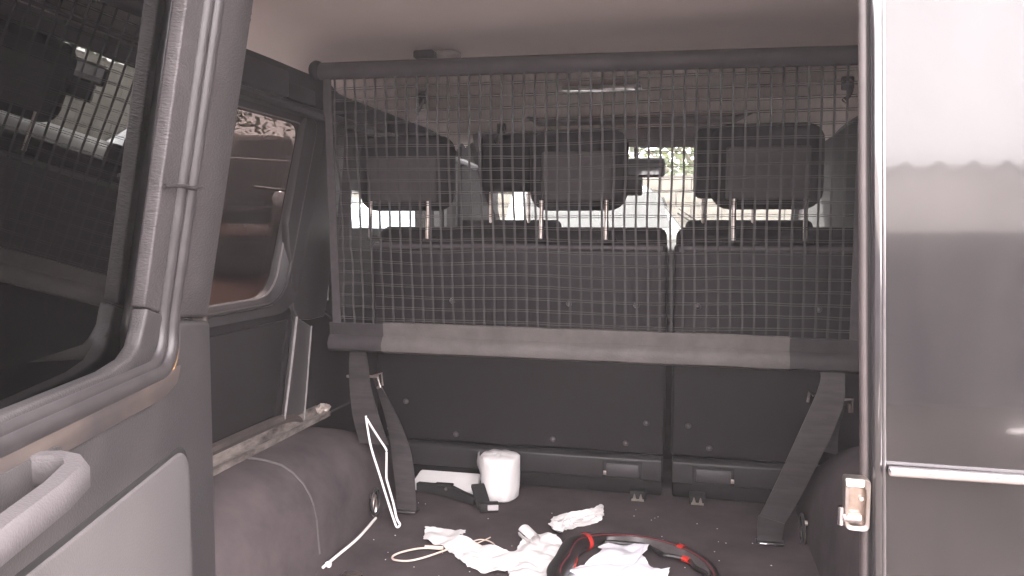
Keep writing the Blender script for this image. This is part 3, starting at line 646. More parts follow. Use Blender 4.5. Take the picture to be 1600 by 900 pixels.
# handle
hp = [(-.5, -1), (.5, -1), (.8, -.75), (.85, .55), (.55, .95), (-.55, .95), (-.85, .55), (-.8, -.75)]
hpts = [V(q) for q in ((.505, .012, .470), (.503, .036, .470), (.506, .050, .468), (.518, .060, .466), (.56, .063, .461), (.66, .064, .455), (.76, .062, .453), (.79, .045, .456), (.795, .012, .458))]
put('grab_handle', dmap(tube(hpts, .0145, profile=hp, up=(0, 0, 1))), mat('handle_plastic', (0.08, 0.073, 0.075), .5, spec=0.4, nscale=20, namt=.15, bump=.4, bscale=400), door, angle=50)
put('handle_base', dmap(prism([(d, .014, z) for d, z in rpoly([(.455, .43), (.85, .425), (.85, .480), (.455, .482)], .02)], (0, .007, 0), .003)), M_trim, door)
put('seal_clip', dmap(tube(spline([(.232, .008, .741), (.20, .019, .743), (.176, .022, .741), (.150, .026, .744), (.136, .016, .744)], 4), .0025, 6, up=(0, 1, 0))), M_rubber, door)
put('rust_stain', dmap(box(-.0055, -.0045, -.03, -.004, .33, .39, .0003)), M_foam, door)

# ================================================================== GLOSSY BODY PANEL (right)
def sh(x, z): return x + .0366 * (.967 - z)
def shear(bm):
    for v in bm.verts: v.co.x = sh(v.co.x, v.co.z)
    return bm
M_ridge = mat('painted_ridge', (.012, .011, .012), .12, spec=.7, nscale=14, namt=.6, coat=1)
pn = thing('rear_body_panel', 'glossy black rear body panel mirroring sky and a wavy roof, right foreground', 'body panel', (.4, 1.05, .3))
s = nb(); R = []
zz = [-.6 + .05 * i for i in range(37)]
for z in zz:
    row = []
    for k in range(15):
        x = .2225 + .40 * k / 14; yb = 1.05 + .0022 * ((x - .42) / .2) ** 2 + .0012 * noise.noise(V((x * 3, 0, z * 2.5)))
        if z < .37: yb += .004
        row.append(s.verts.new((sh(x, z) if k < 13 else x + .02, yb, z)))
    row.append(s.verts.new((.66, 1.09, z))); row.append(s.verts.new((.66, 1.3, z)))
    R.append(row)
for i in range(len(R) - 1):
    for k in range(len(R[0]) - 1): s.faces.new((R[i][k], R[i][k + 1], R[i + 1][k + 1], R[i + 1][k]))
put('panel_skin', s, M_paint, pn, angle=60)
put('panel_core', shear(box(.2225, .60, 1.058, 1.10, -.6, 1.15)), M_dark_paint, pn, smooth=False)
put('moulding', box(.244, .655, 1.036, 1.05, .386, .3975, .003, 3), M_chrome, pn, label='bright strip across the panel')
put('flange_ridge', shear(tube([(.2195, 1.049, z) for z in (-.6, .3, 1.15)], .0026, 10)), M_paint_edge, pn)
put('flange_ridge', shear(tube([(.2115, 1.051, z) for z in (-.6, .3, 1.15)], .0072, 16)), M_ridge, pn)
put('flange_ridge', shear(tube([(.2058, 1.052, z) for z in (-.6, .3, 1.15)], .0015, 8)), M_paint_edge, pn)
put('flange', shear(box(.2000, .2225, 1.054, 1.075, -.6, 1.15)), M_dark_in, pn, smooth=False)
put('opening_seal', shear(tube([V((.1965 + .0008 * noise.noise(V((0, 1, z * 6))), 1.052, z)) for z in [-.6 + .05 * i for i in range(36)]], .0052, 10)), mat('dusty_seal', (.048, .038, .037), .5, nscale=15, namt=-.4), pn)
# striker
lt = thing('latch_striker', 'silver cast latch striker with roller on the edge of the glossy panel', 'latch striker', (.208, 1.045, .35))
def ring_plate(o, i, y0, y1, rad=.008):
    b = nb(); a = rpoly(o, rad, 5); c = rpoly(i, rad * .7, 5); n = len(a)
    A = [[b.verts.new((x, y, z)) for x, z in p] for p, y in ((a, y1), (a, y0 + .002), ([(x * .96 + .04 * .2075, z * .97 + .03 * .35) for x, z in a], y0), (c, y0 + .001), (c, y1))]
    for q in range(4):
        for k in range(n): b.faces.new((A[q][k], A[q][(k + 1) % n], A[q + 1][(k + 1) % n], A[q + 1][k]))
    return b
put('frame', ring_plate([(.194, .317), (.2225, .316), (.2225, .383), (.192, .383)], [(.198, .323), (.218, .323), (.218, .372), (.197, .372)], 1.030, 1.047), M_zinc, lt, angle=50)
put('cup', box(.195, .221, 1.040, 1.0495, .318, .381, .002), mat('cup_metal', (.26, .205, .17), .4, .9, nscale=80, namt=.5), lt)
put('hood', prism([(.1915, 1.026, .372), (.1915, 1.030, .383), (.1915, 1.048, .384), (.1915, 1.048, .374)], (.024, 0, 0), .003, 3), M_zinc, lt)
put('roller', nb_r := cyl((.1925, 1.036, .331), (.2125, 1.036, .331), .0065, 16), M_chrome, lt)
put('screw', lathe((.213, 1.0385, .356), [(0, -.002), (.003, -.002), (.0035, 0), (.0035, .002)], 10, axis='Y'), M_chrome, lt)
put('lip', cyl((.190, 1.036, .322), (.190, 1.036, .345), .0045, 12), M_chrome, lt)

# ================================================================== THINGS ON THE CARGO FLOOR
# toilet roll
t = thing('toilet_roll', 'crumpled white toilet paper roll standing by the seat back', 'toilet roll', (-.468, 1.945, 0))
s = nb(); n = 40; R = []
def rollp(a, h, r): 
    q = 1 + .10 * noise.noise(V((math.cos(a) * 1.6, math.sin(a) * 1.6, h * 14))) + .012 * noise.noise(V((math.cos(a) * 6, math.sin(a) * 6, h * 60)))
    q *= 1 - .16 * (1 - h / .11) * max(0, -math.cos(a))
    return V((-.468 + r * q * math.cos(a), 1.945 + r * q * math.sin(a), h))
for (r, h) in ((.001, .112), (.012, .113), (.026, .112), (.047, .111), (.0515, .106), (.053, .09), (.053, .06), (.0525, .03), (.051, .006), (.046, .001), (.001, .001)):
    R.append([s.verts.new(rollp(2 * math.pi * k / n, h + .004 * noise.noise(V((math.cos(2 * math.pi * k / n) * 2, math.sin(2 * math.pi * k / n) * 2, r * 40))) * (h > .02), r)) for k in range(n)])
for i in range(len(R) - 1):
    for k in range(n): s.faces.new((R[i][k], R[i][(k + 1) % n], R[i + 1][(k + 1) % n], R[i + 1][k]))
put('roll', s, M_paper, t, angle=70)
s = nb(); R = []
for i in range(12):
    h = .114 - .108 * i / 11; row = []
    for k in range(9):
        a = math.radians(172 + 62 * k / 8 - 22 * (i / 11) ** 1.4 * 1); rad = (.056 + .004 * math.sin(i * .7)) * (1 - .13 * i / 11) + .007 * (1 - k / 8) * noise.noise(V((k * .6, i * .4, 0)))
        row.append(s.verts.new(V((-.468 + rad * math.cos(a), 1.945 + rad * math.sin(a), h + .008 * noise.noise(V((k * .5, i * .3, 4)))))))
    R.append(row)
for i in range(11):
    for k in range(8): s.faces.new((R[i][k], R[i][k + 1], R[i + 1][k + 1], R[i + 1][k]))
bmesh.ops.solidify(s, geom=s.faces[:], thickness=.0008)
put('loose_sheet', s, M_paper, t, angle=70)

b = prism([(x, y, .001 + .35 * max(0, y - 1.94)) for x, y in rpoly([(-.712, 1.94), (-.53, 1.94), (-.535, 2.012), (-.705, 2.012)], .008)], (0, 0, .010), .003, 3)
put('white_plate', b, M_paper, cat='plate', label='flat white plastic plate behind the black tool, beside the toilet roll', base=(-.62, 1.96, 0))
t = thing('plastic_tool', 'flat black plastic tool in front of the white plate', 'plastic tool', (-.60, 1.90, 0))
b = nb(); P_ = [(-.690, 1.93), (-.655, 1.925), (-.62, 1.915), (-.585, 1.900), (-.55, 1.880), (-.515, 1.862)]
s = bmesh.new(); R = []
for i, (x, y) in enumerate(P_):
    hh = (.025, .026, .030, .031, .026, .022)[i]; R.append([s.verts.new(q) for q in ((x, y, .001), (x + .003, y + .016, .001), (x + .003, y + .016, hh), (x, y, hh))])
for i in range(5):
    for k in range(4): s.faces.new((R[i][k], R[i][(k + 1) % 4], R[i + 1][(k + 1) % 4], R[i + 1][k]))
s.faces.new(R[0]); s.faces.new(R[-1]); bmesh.ops.recalc_face_normals(s, faces=s.faces); bev(s, .002, 2); merge(b, s); put('blade', b, M_dark_in, t)
put('raised_tab', box(-.632, -.585, 1.905, 1.925, .028, .0345, .002), M_dark_in, t)
b = nb(); lathe((-.60, 1.9035, .024), [(0, -.002), (.0035, -.002), (.004, 0), (.004, .004)], 10, b, 'Y'); put('rivet', b, M_zinc, t)
t = thing('plastic_clip', 'small black plastic clip with a grey end leaning before the toilet roll', 'clip', (-.48, 1.86, 0))
s = box(-.5, .5, -.5, .5, -.5, .5)
Mx = Matrix.Translation((-.498, 1.868, .026)) @ Matrix.Rotation(math.radians(-62), 4, 'Z') @ Matrix.Rotation(math.radians(24), 4, 'Y') @ Matrix.Diagonal((.080, .034, .011, 1))
bmesh.ops.transform(s, matrix=Mx, verts=s.verts); bev(s, .002, 2); put('arm', s, M_dark_in, t)
s = box(-.5, .5, -.5, .5, -.5, .5); Mx = Matrix.Translation((-.468, 1.832, .013)) @ Matrix.Rotation(math.radians(18), 4, 'Z') @ Matrix.Diagonal((.046, .022, .022, 1))
bmesh.ops.transform(s, matrix=Mx, verts=s.verts); bev(s, .002, 2); put('head', s, M_dark_in, t)
s = box(-.5, .5, -.5, .5, -.5, .5); Mx = Matrix.Translation((-.4555, 1.823, .015)) @ Matrix.Rotation(math.radians(18), 4, 'Z') @ Matrix.Diagonal((.026, .004, .013, 1))
bmesh.ops.transform(s, matrix=Mx, verts=s.verts); bev(s, .001, 1); put('end_face', s, mat('clip_grey', (.45, .42, .43), .4), t)

# papers
def sheet(poly, z0, amp, seed, lift=None, th=.0009, sub=3, fr=16):
    s = bmesh.new(); vs2 = [s.verts.new((x, y, 0)) for x, y in poly]; f = s.faces.new(vs2); bmesh.ops.triangulate(s, faces=[f])
    for _ in range(sub):
        long_ = [e for e in s.edges if e.calc_length() > .010]
        if long_: bmesh.ops.subdivide_edges(s, edges=long_, cuts=1, use_grid_fill=False); bmesh.ops.triangulate(s, faces=[f for f in s.faces if len(f.verts) > 3])
    for v in s.verts:
        c = v.co.copy(); h = z0 + amp * abs(noise.noise(V((c.x * fr, c.y * fr, seed)))) * 1.6 + amp * .35 * noise.noise(V((c.x * fr * 3, c.y * fr * 3, seed)))
        if lift: h += lift(c.x, c.y)
        v.co.z = max(h, .001)
    bmesh.ops.recalc_face_normals(s, faces=s.faces); bmesh.ops.solidify(s, geom=s.faces[:], thickness=-th)
    return s
def jag(poly, amp, seed, step=.006):
    out = []
    for i, (x, y) in enumerate(densify(poly, step)): out.append((x + amp * noise.noise(V((i * .7, seed, 0))), y + amp * noise.noise(V((i * .7, seed, 5)))))
    return out
t = thing('paper_strip', 'long crumpled strip of white paper towel trailing across the floor', 'paper towel', (-.45, 1.6, 0))
P1 = jag([(-.582, 1.686), (-.486, 1.690), (-.484, 1.630), (-.45, 1.627), (-.40, 1.605), (-.352, 1.590), (-.350, 1.655), (-.335, 1.695), (-.31, 1.71), (-.275, 1.685), (-.245, 1.64), (-.225, 1.58), (-.235, 1.45), (-.33, 1.46), (-.345, 1.505), (-.39, 1.49), (-.43, 1.51), (-.49, 1.575), (-.53, 1.60), (-.565, 1.625), (-.570, 1.65)], .004, 2)
put('sheet', sheet(P1, .004, .012, 3.3, sub=5), M_paper, t, angle=45)
s = nb(); ra = []
for i in range(3):
    pass
tube([V((-.350, 1.690, .0165)), V((-.338, 1.672, .0165)), V((-.318, 1.645, .016))], [.0155, .0150, .014], profile=[(math.cos(a), math.sin(a)) for a in [math.radians(20 + 17 * k) for k in range(21)]] + [(math.cos(a) * .8, math.sin(a) * .8) for a in [math.radians(360 - 17 * k) for k in range(21)]], bm=s); s2 = s
bmesh.ops.delete(s2, geom=[f for f in s2.faces if len(f.verts) > 4], context='FACES')
put('curled_end', s2, M_paper, t, angle=70)
# crumpled tissue
s = bmesh.new(); bmesh.ops.create_icosphere(s, subdivisions=5, radius=1)
for v in s.verts:
    c = v.co.copy(); u = c.x; wv = .021 * (1.1 - .50 * u) * (1 + .28 * noise.noise(c * 2.2 + V((3, 1, 0)))) ; f_ = 1 + .42 * noise.noise(c * 4) + .28 * noise.noise(c * 9) + .12 * noise.noise(c * 22)
    p = V((u * .106, c.y * wv * f_, max(c.z, -.6) * .014 * f_ + .010)); ang = math.radians(57); p = V((p.x * math.cos(ang) - p.y * math.sin(ang), p.x * math.sin(ang) + p.y * math.cos(ang), p.z))
    v.co = p + V((-.243 + .012 * math.sin(u * 4.5), 1.812, 0)) + V((0, 0, .004 * u * u))
put('crumpled_tissue', s, M_paper, cat='tissue', label='crumpled white tissue lying above the steering wheel cover', base=(-.25, 1.8, 0), angle=30)
# white bag / papers inside the ring
t = thing('plastic_bag', 'crumpled white plastic bag lying inside the steering wheel cover', 'plastic bag', (-.12, 1.6, 0))
P2 = jag([(-.232, 1.50), (-.225, 1.55), (-.20, 1.565), (-.175, 1.60), (-.168, 1.64), (-.183, 1.655), (-.150, 1.690), (-.075, 1.680), (-.078, 1.655), (-.088, 1.64), (-.070, 1.595), (-.045, 1.575), (-.028, 1.577), (-.04, 1.50), (-.06, 1.42), (-.22, 1.42)], .003, 8)
put('sheet', sheet(P2, .004, .011, 7.7, sub=5, fr=11, lift=lambda x, y: .008 * math.exp(-((x + .13) ** 2 + (y - 1.60) ** 2) / .003)), M_plastic_bag, t, angle=40)
put('fold', sheet([(-.225, 1.50), (-.15, 1.56), (-.085, 1.655), (-.09, 1.60), (-.11, 1.54), (-.15, 1.48)], .016, .010, 1.2, sub=4), M_plastic_bag, t, angle=40)

# steering wheel cover: a C shaped leather ring, fat and round at the left, folded flat behind and at the right
ring = [(-.240, 1.44, .022), (-.238, 1.53, .022), (-.232, 1.615, .020), (-.205, 1.662, .018), (-.165, 1.695, .017), (-.10, 1.708, .016), (-.03, 1.686, .015), (.022, 1.642, .015), (.052, 1.588, .015), (.062, 1.525, .015), (.05, 1.44, .014), (.0, 1.36, .014), (-.09, 1.32, .015), (-.18, 1.35, .018)]
RP = spline(ring, 10, closed=True); NR = len(RP)
fat = []
for p in RP:
    t_ = min(max((-.150 - p.x) / .08, 0), 1); fat.append(.0088 + .0137 * t_)
sc_ = thing('steering_wheel_cover', 'black leather steering wheel cover with red patches and red stitching', 'steering wheel cover', (-.09, 1.55, 0))
cp = []
for k in range(15):
    a = math.radians(-40 + 280 * k / 14); cp.append((math.cos(a), math.sin(a) * .85))
cpi = [(x * .82, y * .82) for x, y in reversed(cp)]
CP = [(math.cos(math.radians(a)), math.sin(math.radians(a)) * .9) for a in range(-150, 131, 20)]
CPi = [(x * .84, y * .84) for x, y in reversed(CP)]
put('leather_ring', tube(RP, fat, closed=True, profile=CP + CPi), M_leather, sc_, angle=50)
# loose inner lip behind
def span(a, b_): return [RP[i % NR] for i in range(a, b_)]
ctr = V((-.09, 1.53, 0))
i0, i1 = 38, 85
A = []; B = []
for j, i in enumerate(range(i0, i1)):
    p = RP[i]; o_ = (p - ctr); o_.z = 0; o_.normalize(); q = math.sin(math.pi * j / (i1 - i0 - 1)) ; wv = .6 + .4 * math.sin(j * .35)
    A.append(p - o_ * .010 + V((0, 0, .006))); B.append(p - o_ * (.012 + .032 * q * wv) + V((0, 0, -.009 + .004 * wv)))
put('loose_lining', ribbon(A, B, .0018, 1), M_lining, sc_)
C2 = [b_ + V((0, 0, .002)) for b_ in B]
put('lip_edge', tube(C2, .0045, 8), M_leather, sc_)
put('stitching', tube([RP[i % NR] + V((0, 0, fat[i % NR] * .80)) - (lambda o_: V((o_.x, o_.y, 0)).normalized() * fat[i % NR] * .55)(RP[i % NR] - ctr) for i in range(0, 110)], .0008, 5), M_redthread, sc_)
def patch(i, n_, k=1.07):
    pts = [RP[j % NR] for j in range(i, i + n_)]; return tube(pts, [fat[j % NR] * k for j in range(i, i + n_)], profile=CP + CPi)
put('red_patch', patch(28, 3), M_red, sc_); put('red_patch', patch(63, 3, 1.32), M_red, sc_)
j = 67 - i0
put('red_patch', tube(C2[j:j + 4], .0062, 8), M_red, sc_)
put('red_patch', box(-.232, -.214, 1.545, 1.585, .006, .022, .004), M_red, sc_)

# wires and strings
hang = spline([(-.748, 1.742, .244), (-.743, 1.737, .222), (-.727, 1.723, .172), (-.703, 1.710, .119), (-.677, 1.695, .062), (-.656, 1.683, .018), (-.647, 1.679, .004), (-.641, 1.682, .010), (-.650, 1.685, .022), (-.662, 1.694, .056), (-.679, 1.704, .097), (-.683, 1.706, .112), (-.688, 1.721, .160), (-.690, 1.723, .172), (-.703, 1.726, .188), (-.724, 1.732, .213), (-.744, 1.738, .238)], 4)
put('wire_loop', tube(hang, .0026, 8), M_wire, cat='wire', label='long bent loop of white wire hanging over the left strap', base=(-.7, 1.7, .1))
put('white_rod', nbx := tube(spline([(-.715, 1.440, .004), (-.712, 1.50, .004), (-.708, 1.60, .004), (-.716, 1.72, .005)], 5), .0032, 8), M_wire, cat='rod', label='thin white rod lying at the foot of the left wheel housing', base=(-.71, 1.6, 0))
s = bmesh.new(); bmesh.ops.create_icosphere(s, subdivisions=2, radius=.007)
for v in s.verts: v.co = V((-.708, 1.452, .006)) + v.co * (1 + .3 * noise.noise(v.co * 200))
put('white_crumb', s, M_paper, cat='crumb', label='small white lump at the near end of the white rod', base=(-.708, 1.452, 0))
put('cable_loop', tube(spline([(-.505, 1.578, .006), (-.55, 1.573, .006), (-.585, 1.55, .004), (-.597, 1.525, .004), (-.588, 1.508, .004), (-.56, 1.508, .004), (-.535, 1.525, .005), (-.505, 1.556, .008), (-.49, 1.574, .01)], 6), .0021, 7), M_cable, cat='cable', label='beige cable loop left of the paper towel strip', base=(-.55, 1.53, 0))
put('cable_tag', tube([(-.545, 1.577, .008), (-.505, 1.582, .008)], .0036, 6), M_cable, cat='tag', label='short tan sleeve on the beige cable', base=(-.53, 1.578, 0))
b = nb(); tube(spline([(-.49, 1.615, .005), (-.465, 1.625, .005), (-.44, 1.645, .007), (-.415, 1.64, .006), (-.40, 1.62, .005), (-.42, 1.612, .005), (-.445, 1.622, .008), (-.47, 1.64, .006), (-.48, 1.615, .005)], 6), .0013, 6, bm=b); tube(spline([(-.445, 1.62, .006), (-.43, 1.64, .008), (-.422, 1.665, .006)], 5), .0013, 6, bm=b)
put('twisted_string', b, M_cable, cat='string', label='thin knotted string poking out above the paper towel strip', base=(-.44, 1.63, 0))
put('metal_tab', box(-.665, -.628, 1.42, 1.437, 0, .004, .001), M_steel, cat='metal tab', label='flat grey metal tab at the bottom edge of the floor', base=(-.65, 1.43, 0))
# crumbs of litter
b = nb()
for i in range(60):
    x = random.uniform(-.69, .2); y = random.uniform(1.42, 1.98); s = bmesh.new(); r = random.choice((.0009, .0011, .0014, .0022 if i % 9 == 0 else .001)); bmesh.ops.create_icosphere(s, subdivisions=1, radius=r)
    for v in s.verts: v.co = V((x, y, r * .5)) + V((v.co.x * random.uniform(.6, 1.8), v.co.y * random.uniform(.6, 1.6), v.co.z * .6))
    merge(b, s)
put('litter_crumbs', b, M_paper, kind='stuff', label='pale crumbs scattered over the carpet', smooth=False)

# ================================================================== OUTSIDE
def wheel(x, y, z, r, parent, wdt=.2, axis='X'):
    b = nb(); lathe((x, y, z), [(r * .60, -wdt / 2), (r * .93, -wdt / 2), (r, -wdt * .36), (r, wdt * .36), (r * .93, wdt / 2), (r * .60, wdt / 2)], 28, b, axis); wh = put('wheel', b, M_tyre, parent)
    b = nb(); lathe((x, y, z), [(0, -wdt * .40), (r * .12, -wdt * .42), (r * .5, -wdt * .30), (r * .62, -wdt * .48), (r * .62, wdt * .48), (r * .5, wdt * .30), (r * .12, wdt * .42), (0, wdt * .40)], 20, b, axis); put('rim', b, M_steel, wh)
def car(name, label, cat, loc, rot, L_, W_, H_, paint, hood=.45, grp=None, z0=.28):
    """side profile swept across the width; long axis = local X, nose at +X"""
    t = thing(name, label, cat, (0, 0, 0), grp)
    bodyh = H_ * .56
    pr = [(-L_ / 2, z0 + .1), (-L_ / 2 + .02, bodyh * .92), (-L_ / 2 + .1, bodyh), (L_ / 2 - hood * 2.1, bodyh), (L_ / 2 - .25, bodyh * .86), (L_ / 2 - .04, bodyh * .70), (L_ / 2, z0 + .1), (L_ / 2 - .1, z0)]
    ax = [(-L_ * .31), (L_ * .30)]
    arch = []
    for cx in reversed(ax):
        for k in range(9): a = math.pi * k / 8; arch.append((cx + .36 * math.cos(a), z0 + .34 * math.sin(a)))
    s = prism([(x, -W_ / 2, z) for x, z in pr + arch + [(-L_ / 2 + .1, z0)]], (0, W_, 0), .05, 3); put('body', s, paint, t)
    s = prism([(x, -W_ / 2 + .07, z) for x, z in ((-L_ / 2 + .12, bodyh - .02), (-L_ / 2 + .32, H_ - .03), (-L_ / 2 + .5, H_), (L_ / 2 - hood * 2.1 - .75, H_), (L_ / 2 - hood * 2.1 - .55, H_ - .04), (L_ / 2 - hood * 2.1 + .12, bodyh - .02))], (0, W_ - .14, 0), .05, 3)
    for v in s.verts:
        if v.co.z > bodyh: v.co.y *= 1 - .14 * (v.co.z - bodyh) / (H_ - bodyh)
    put('cabin', s, paint, t)
    for sgn in (-1, 1):
        y = sgn * (W_ / 2 - .055)
        for (xa, xb) in ((-L_ / 2 + .42, -.12), (-.06, L_ / 2 - hood * 2.1 - .42)):
            s = prism([(xa, y, bodyh + .03), (xb + .25, y, bodyh + .03), (xb, y * .89, H_ - .10), (xa + .05, y * .89, H_ - .10)], (0, .006 * sgn, 0)); put('side_glass', s, M_carglass, t, smooth=False)
        for cx in ax: wheel(cx, sgn * (W_ / 2 - .12), .31, .31, t, axis='Y')
        s = bmesh.new(); bmesh.ops.create_uvsphere(s, u_segments=14, v_segments=8, radius=1)
        for v in s.verts: v.co = V((L_ / 2 - .10, sgn * (W_ / 2 - .25), bodyh * .74)) + V((v.co.x * .10, v.co.y * .17, v.co.z * .09))
        put('headlight', s, M_headlamp, t)
        s = box(L_ / 2 - hood * 2.1 - .35, L_ / 2 - hood * 2.1 - .18, sgn * (W_ / 2 + .02) - .08, sgn * (W_ / 2 + .02) + .08, bodyh + .05, bodyh + .19, .03); put('wing_mirror', s, paint, t)
    s = prism([(L_ / 2 - hood * 2.1 + .10, -W_ / 2 + .18, bodyh + .02), (L_ / 2 - hood * 2.1 + .10, W_ / 2 - .18, bodyh + .02), (L_ / 2 - hood * 2.1 - .53, W_ / 2 - .26, H_ - .06), (L_ / 2 - hood * 2.1 - .53, -W_ / 2 + .26, H_ - .06)], (.012, 0, .008)); put('windscreen', s, M_carglass, t, smooth=False)
    s = box(L_ / 2 - .06, L_ / 2 + .05, -W_ / 2 + .05, W_ / 2 - .05, z0 + .02, z0 + .2, .04, 3); put('bumper', s, M_plastic2, t)
    t.location = loc; t.rotation_euler = (0, 0, rot); return t
car('parked_van', 'white van parked nose to the right beyond the windscreen, right of the middle headrest', 'van', (-.85, 9.3, -.8), 0, 2.8, 1.7, 1.98, M_white_paint, hood=.22)
car('parked_car', 'pale blue white car parked behind the windscreen below the right rear headrest', 'car', (1.9, 8.2, -.8), math.pi, 4.3, 1.7, 1.80, M_blue_paint)
car('parked_car', 'pale car seen through the passenger window beside the left rear headrest', 'car', (-3.0, 9.2, -.8), math.radians(90), 3.4, 1.5, 1.75, M_blue_paint)
car('parked_car', 'dark car on the earth bank seen through the tinted cargo side window', 'car', (-5.5, 9.2, .22), math.radians(52), 4.2, 1.7, 1.30, M_dark_paint)
car('parked_car', 'grey dusty car behind the dark one, through the tinted cargo window', 'car', (-8.0, 13.6, .3), math.radians(10), 4.6, 1.8, 2.05, mat('grey_car_paint', (.30, .28, .26), .4))
t = thing('tyre_stack', 'stack of old tyres on the earth bank, seen low in the tinted side window', 'tyres', (-4.75, 7.7, .2))
for k in range(2):
    b = nb(); lathe((-4.75 + .05 * k, 7.7, .30 + .2 * k), [(.19, -.08), (.29, -.1), (.32, -.06), (.32, .06), (.29, .1), (.19, .08)], 24, b); put('tyre', b, M_tyre, t)
b = box(-5.05, -4.50, 7.45, 7.95, .605, .70, .01)
for k in range(9): box(-5.04 + k * .06, -5.01 + k * .06, 7.45, 7.95, .698, .73, .006, bm=b)
put('ribbed_slab', b, mat('ribbed_concrete', (.30, .24, .21), .9), cat='slab', label='beige ribbed slab resting on the tyres in the tinted side window', base=(-4.8, 7.7, .6))
t = thing('motor_scooter', 'dark scooter standing on the earth bank beside the tyres', 'scooter', (-4.55, 8.6, .22))
for yy_ in (8.15, 9.25):
    b = nb(); lathe((-4.6, yy_, .48), [(.17, -.05), (.25, -.05), (.27, 0), (.25, .05), (.17, .05)], 24, b, 'X'); w_ = put('wheel', b, M_tyre, t); b = nb(); lathe((-4.6, yy_, .48), [(0, -.03), (.18, -.02), (.18, .02), (0, .03)], 16, b, 'X'); put('rim', b, M_steel, w_)
put('body', prism([(-4.74, y, z) for y, z in ((8.25, .55), (8.35, .95), (8.5, 1.1), (8.62, .62), (8.9, .60), (9.0, .92), (9.5, .95), (9.45, .66), (9.1, .5))], (.28, 0, 0), .05, 3), M_dark_paint, t)
put('seat', box(-4.73, -4.47, 8.92, 9.5, .95, 1.04, .04, 3), M_tyre, t)
b = tube([(-4.95, 8.38, 1.16), (-4.7, 8.5, 1.13), (-4.5, 8.5, 1.13), (-4.25, 8.38, 1.16)], .018, 8); put('handlebar', b, M_plastic2, t)
s = bmesh.new(); bmesh.ops.create_uvsphere(s, u_segments=14, v_segments=8, radius=.09)
for v in s.verts: v.co += V((-4.6, 8.33, 1.02))
put('headlight', s, M_headlamp, t)
# block wall in front: countable blocks near the openings
wl = thing('block_wall', 'cement block boundary wall beyond the parked cars', 'wall', (0, 11, -.8))
put('mortar_core', box(-14, 9, 11.02, 11.16, -.85, 1.42), M_mortar, wl, smooth=False)
bme = None; cnt = 0; rest = nb()
for r_ in range(11):
    for c_ in range(57):
        x = -14 + c_ * .4 + (.2 if r_ % 2 else 0); z = -.8 + r_ * .2
        if -3.2 < x < 2.8 and z > .2 and cnt < 290:
            if bme is None:
                bo = put('block', box(x, x + .385, 11.0, 11.03, z, z + .185, .006, 1), M_block, wl); bme = bo.data; ox, oz = x, z
            else:
                bo = link('block', bme, wl); bo.location = (x - ox, random.uniform(-.004, .004), z - oz)
            cnt += 1
        else: box(x, x + .385, 11.0, 11.03, z, z + .185, bm=rest)
rs = put('block_courses', rest, M_block, wl, smooth=False); rs['kind'] = 'stuff'
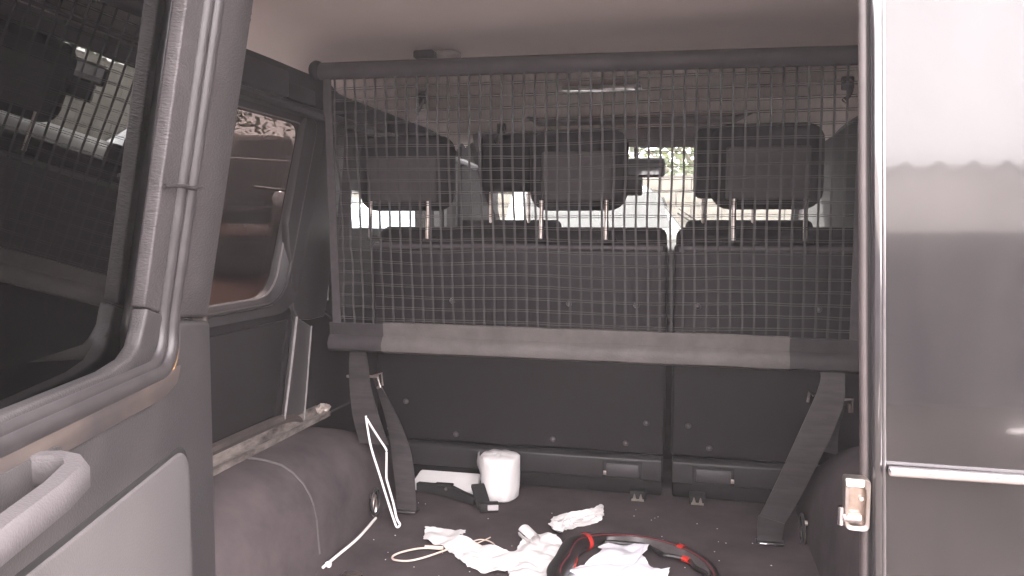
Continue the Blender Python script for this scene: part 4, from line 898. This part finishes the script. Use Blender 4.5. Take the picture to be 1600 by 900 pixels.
def tree(x, y, z0, h, r, label, seed):
    rnd = random.Random(seed); t = thing('tree', label, 'tree', (x, y, z0), 'trees beyond the block wall')
    b = nb(); tube(spline([(x, y, z0), (x + .1, y, z0 + h * .3), (x - .05, y, z0 + h * .6)], 4), [.16, .155, .15, .145, .14, .13, .12, .11, .10], 8, bm=b)
    for k in range(6):
        a = rnd.uniform(0, 6.28); cyl((x, y, z0 + h * (.35 + .05 * k)), (x + r * .7 * math.cos(a), y + r * .7 * math.sin(a), z0 + h * (.6 + .06 * k)), .06, 6, b, .02)
    put('trunk', b, M_bark, t)
    vv = []; ff = []
    for c_ in range(34):
        cc = V((x + rnd.gauss(0, r * .5), y + rnd.gauss(0, r * .5), z0 + h * .66 + rnd.gauss(0, h * .16)))
        for _ in range(70):
            p = cc + V((rnd.gauss(0, .3), rnd.gauss(0, .3), rnd.gauss(0, .24))); a = V((rnd.uniform(-1, 1), rnd.uniform(-1, 1), rnd.uniform(-.5, .5))).normalized() * .09; c2 = V((rnd.uniform(-1, 1), rnd.uniform(-1, 1), rnd.uniform(-1, 1))).normalized() * .05
            i = len(vv); vv += [p - a, p + c2, p + a, p - c2]; ff.append((i, i + 1, i + 2, i + 3))
    me = bpy.data.meshes.new('crown'); me.from_pydata([tuple(q - V((x, y, z0))) for q in vv], [], ff); me.materials.append(M_leaf); link('crown', me, t)
for i, (x, y, h, r, lab) in enumerate(((.3, 13.5, 4.2, 1.5, 'tree whose crown shows between the middle and right headrests'), (-3.4, 14, 4.4, 1.8, 'tree beyond the wall behind the driver seat'), (3.4, 14, 4.6, 1.7, 'tree beyond the wall to the right'), (-11, 15, 5, 2.2, 'tree beyond the earth bank seen through the cargo side window'))):
    tree(x, y, -.8 if x > -9 else .3, h, r, lab, i + 3)
t = thing('barrel', 'purple plastic barrel in the yard to the front right', 'barrel', (1.25, 6.4, -.8))
b = nb(); lathe((1.25, 6.4, -.8), [(0, 0), (.27, 0), (.29, .05), (.30, .5), (.31, .52), (.30, .54), (.30, 1.1), (.31, 1.12), (.30, 1.14), (.29, 1.6), (.27, 1.64), (0, 1.64)], 28, b); put('drum', b, M_purple, t)
# shed behind the camera, mirrored in the glossy panel
shed = thing('shed', 'pale walled shed with corrugated cement roof, mirrored in the glossy panel', 'shed', (2, -5.5, -.8))
put('wall', box(-12, 14, -5.9, -5.5, .62, 1.20), M_plaster, shed, smooth=False)
put('dado', box(-12, 14, -5.9, -5.497, -.85, .617), M_dado, shed, smooth=False)
b = nb(); A_ = []; nn = 900
for i in range(nn + 1):
    x = -12 + 26 * i / nn; zz_ = 1.19 + .045 * math.sin(2 * math.pi * x / .30) ; A_.append((b.verts.new((x, -5.47, zz_)), b.verts.new((x, -9.5, zz_ - .5)), b.verts.new((x, -5.47, zz_ - .012)), b.verts.new((x, -9.5, zz_ - .512))))
for i in range(nn):
    p, q = A_[i], A_[i + 1]; b.faces.new((p[0], q[0], q[1], p[1])); b.faces.new((p[2], p[3], q[3], q[2])); b.faces.new((p[0], p[2], q[2], q[0]))
put('roof', b, M_sheet, shed)
put('white_pipe', cyl((2.2, -4.3, -.76), (5.5, -4.5, -.76), .05, 12), M_wire, cat='pipe', label='white pipe on the ground behind, a bright streak in the glossy panel', base=(3, -4.4, -.76))
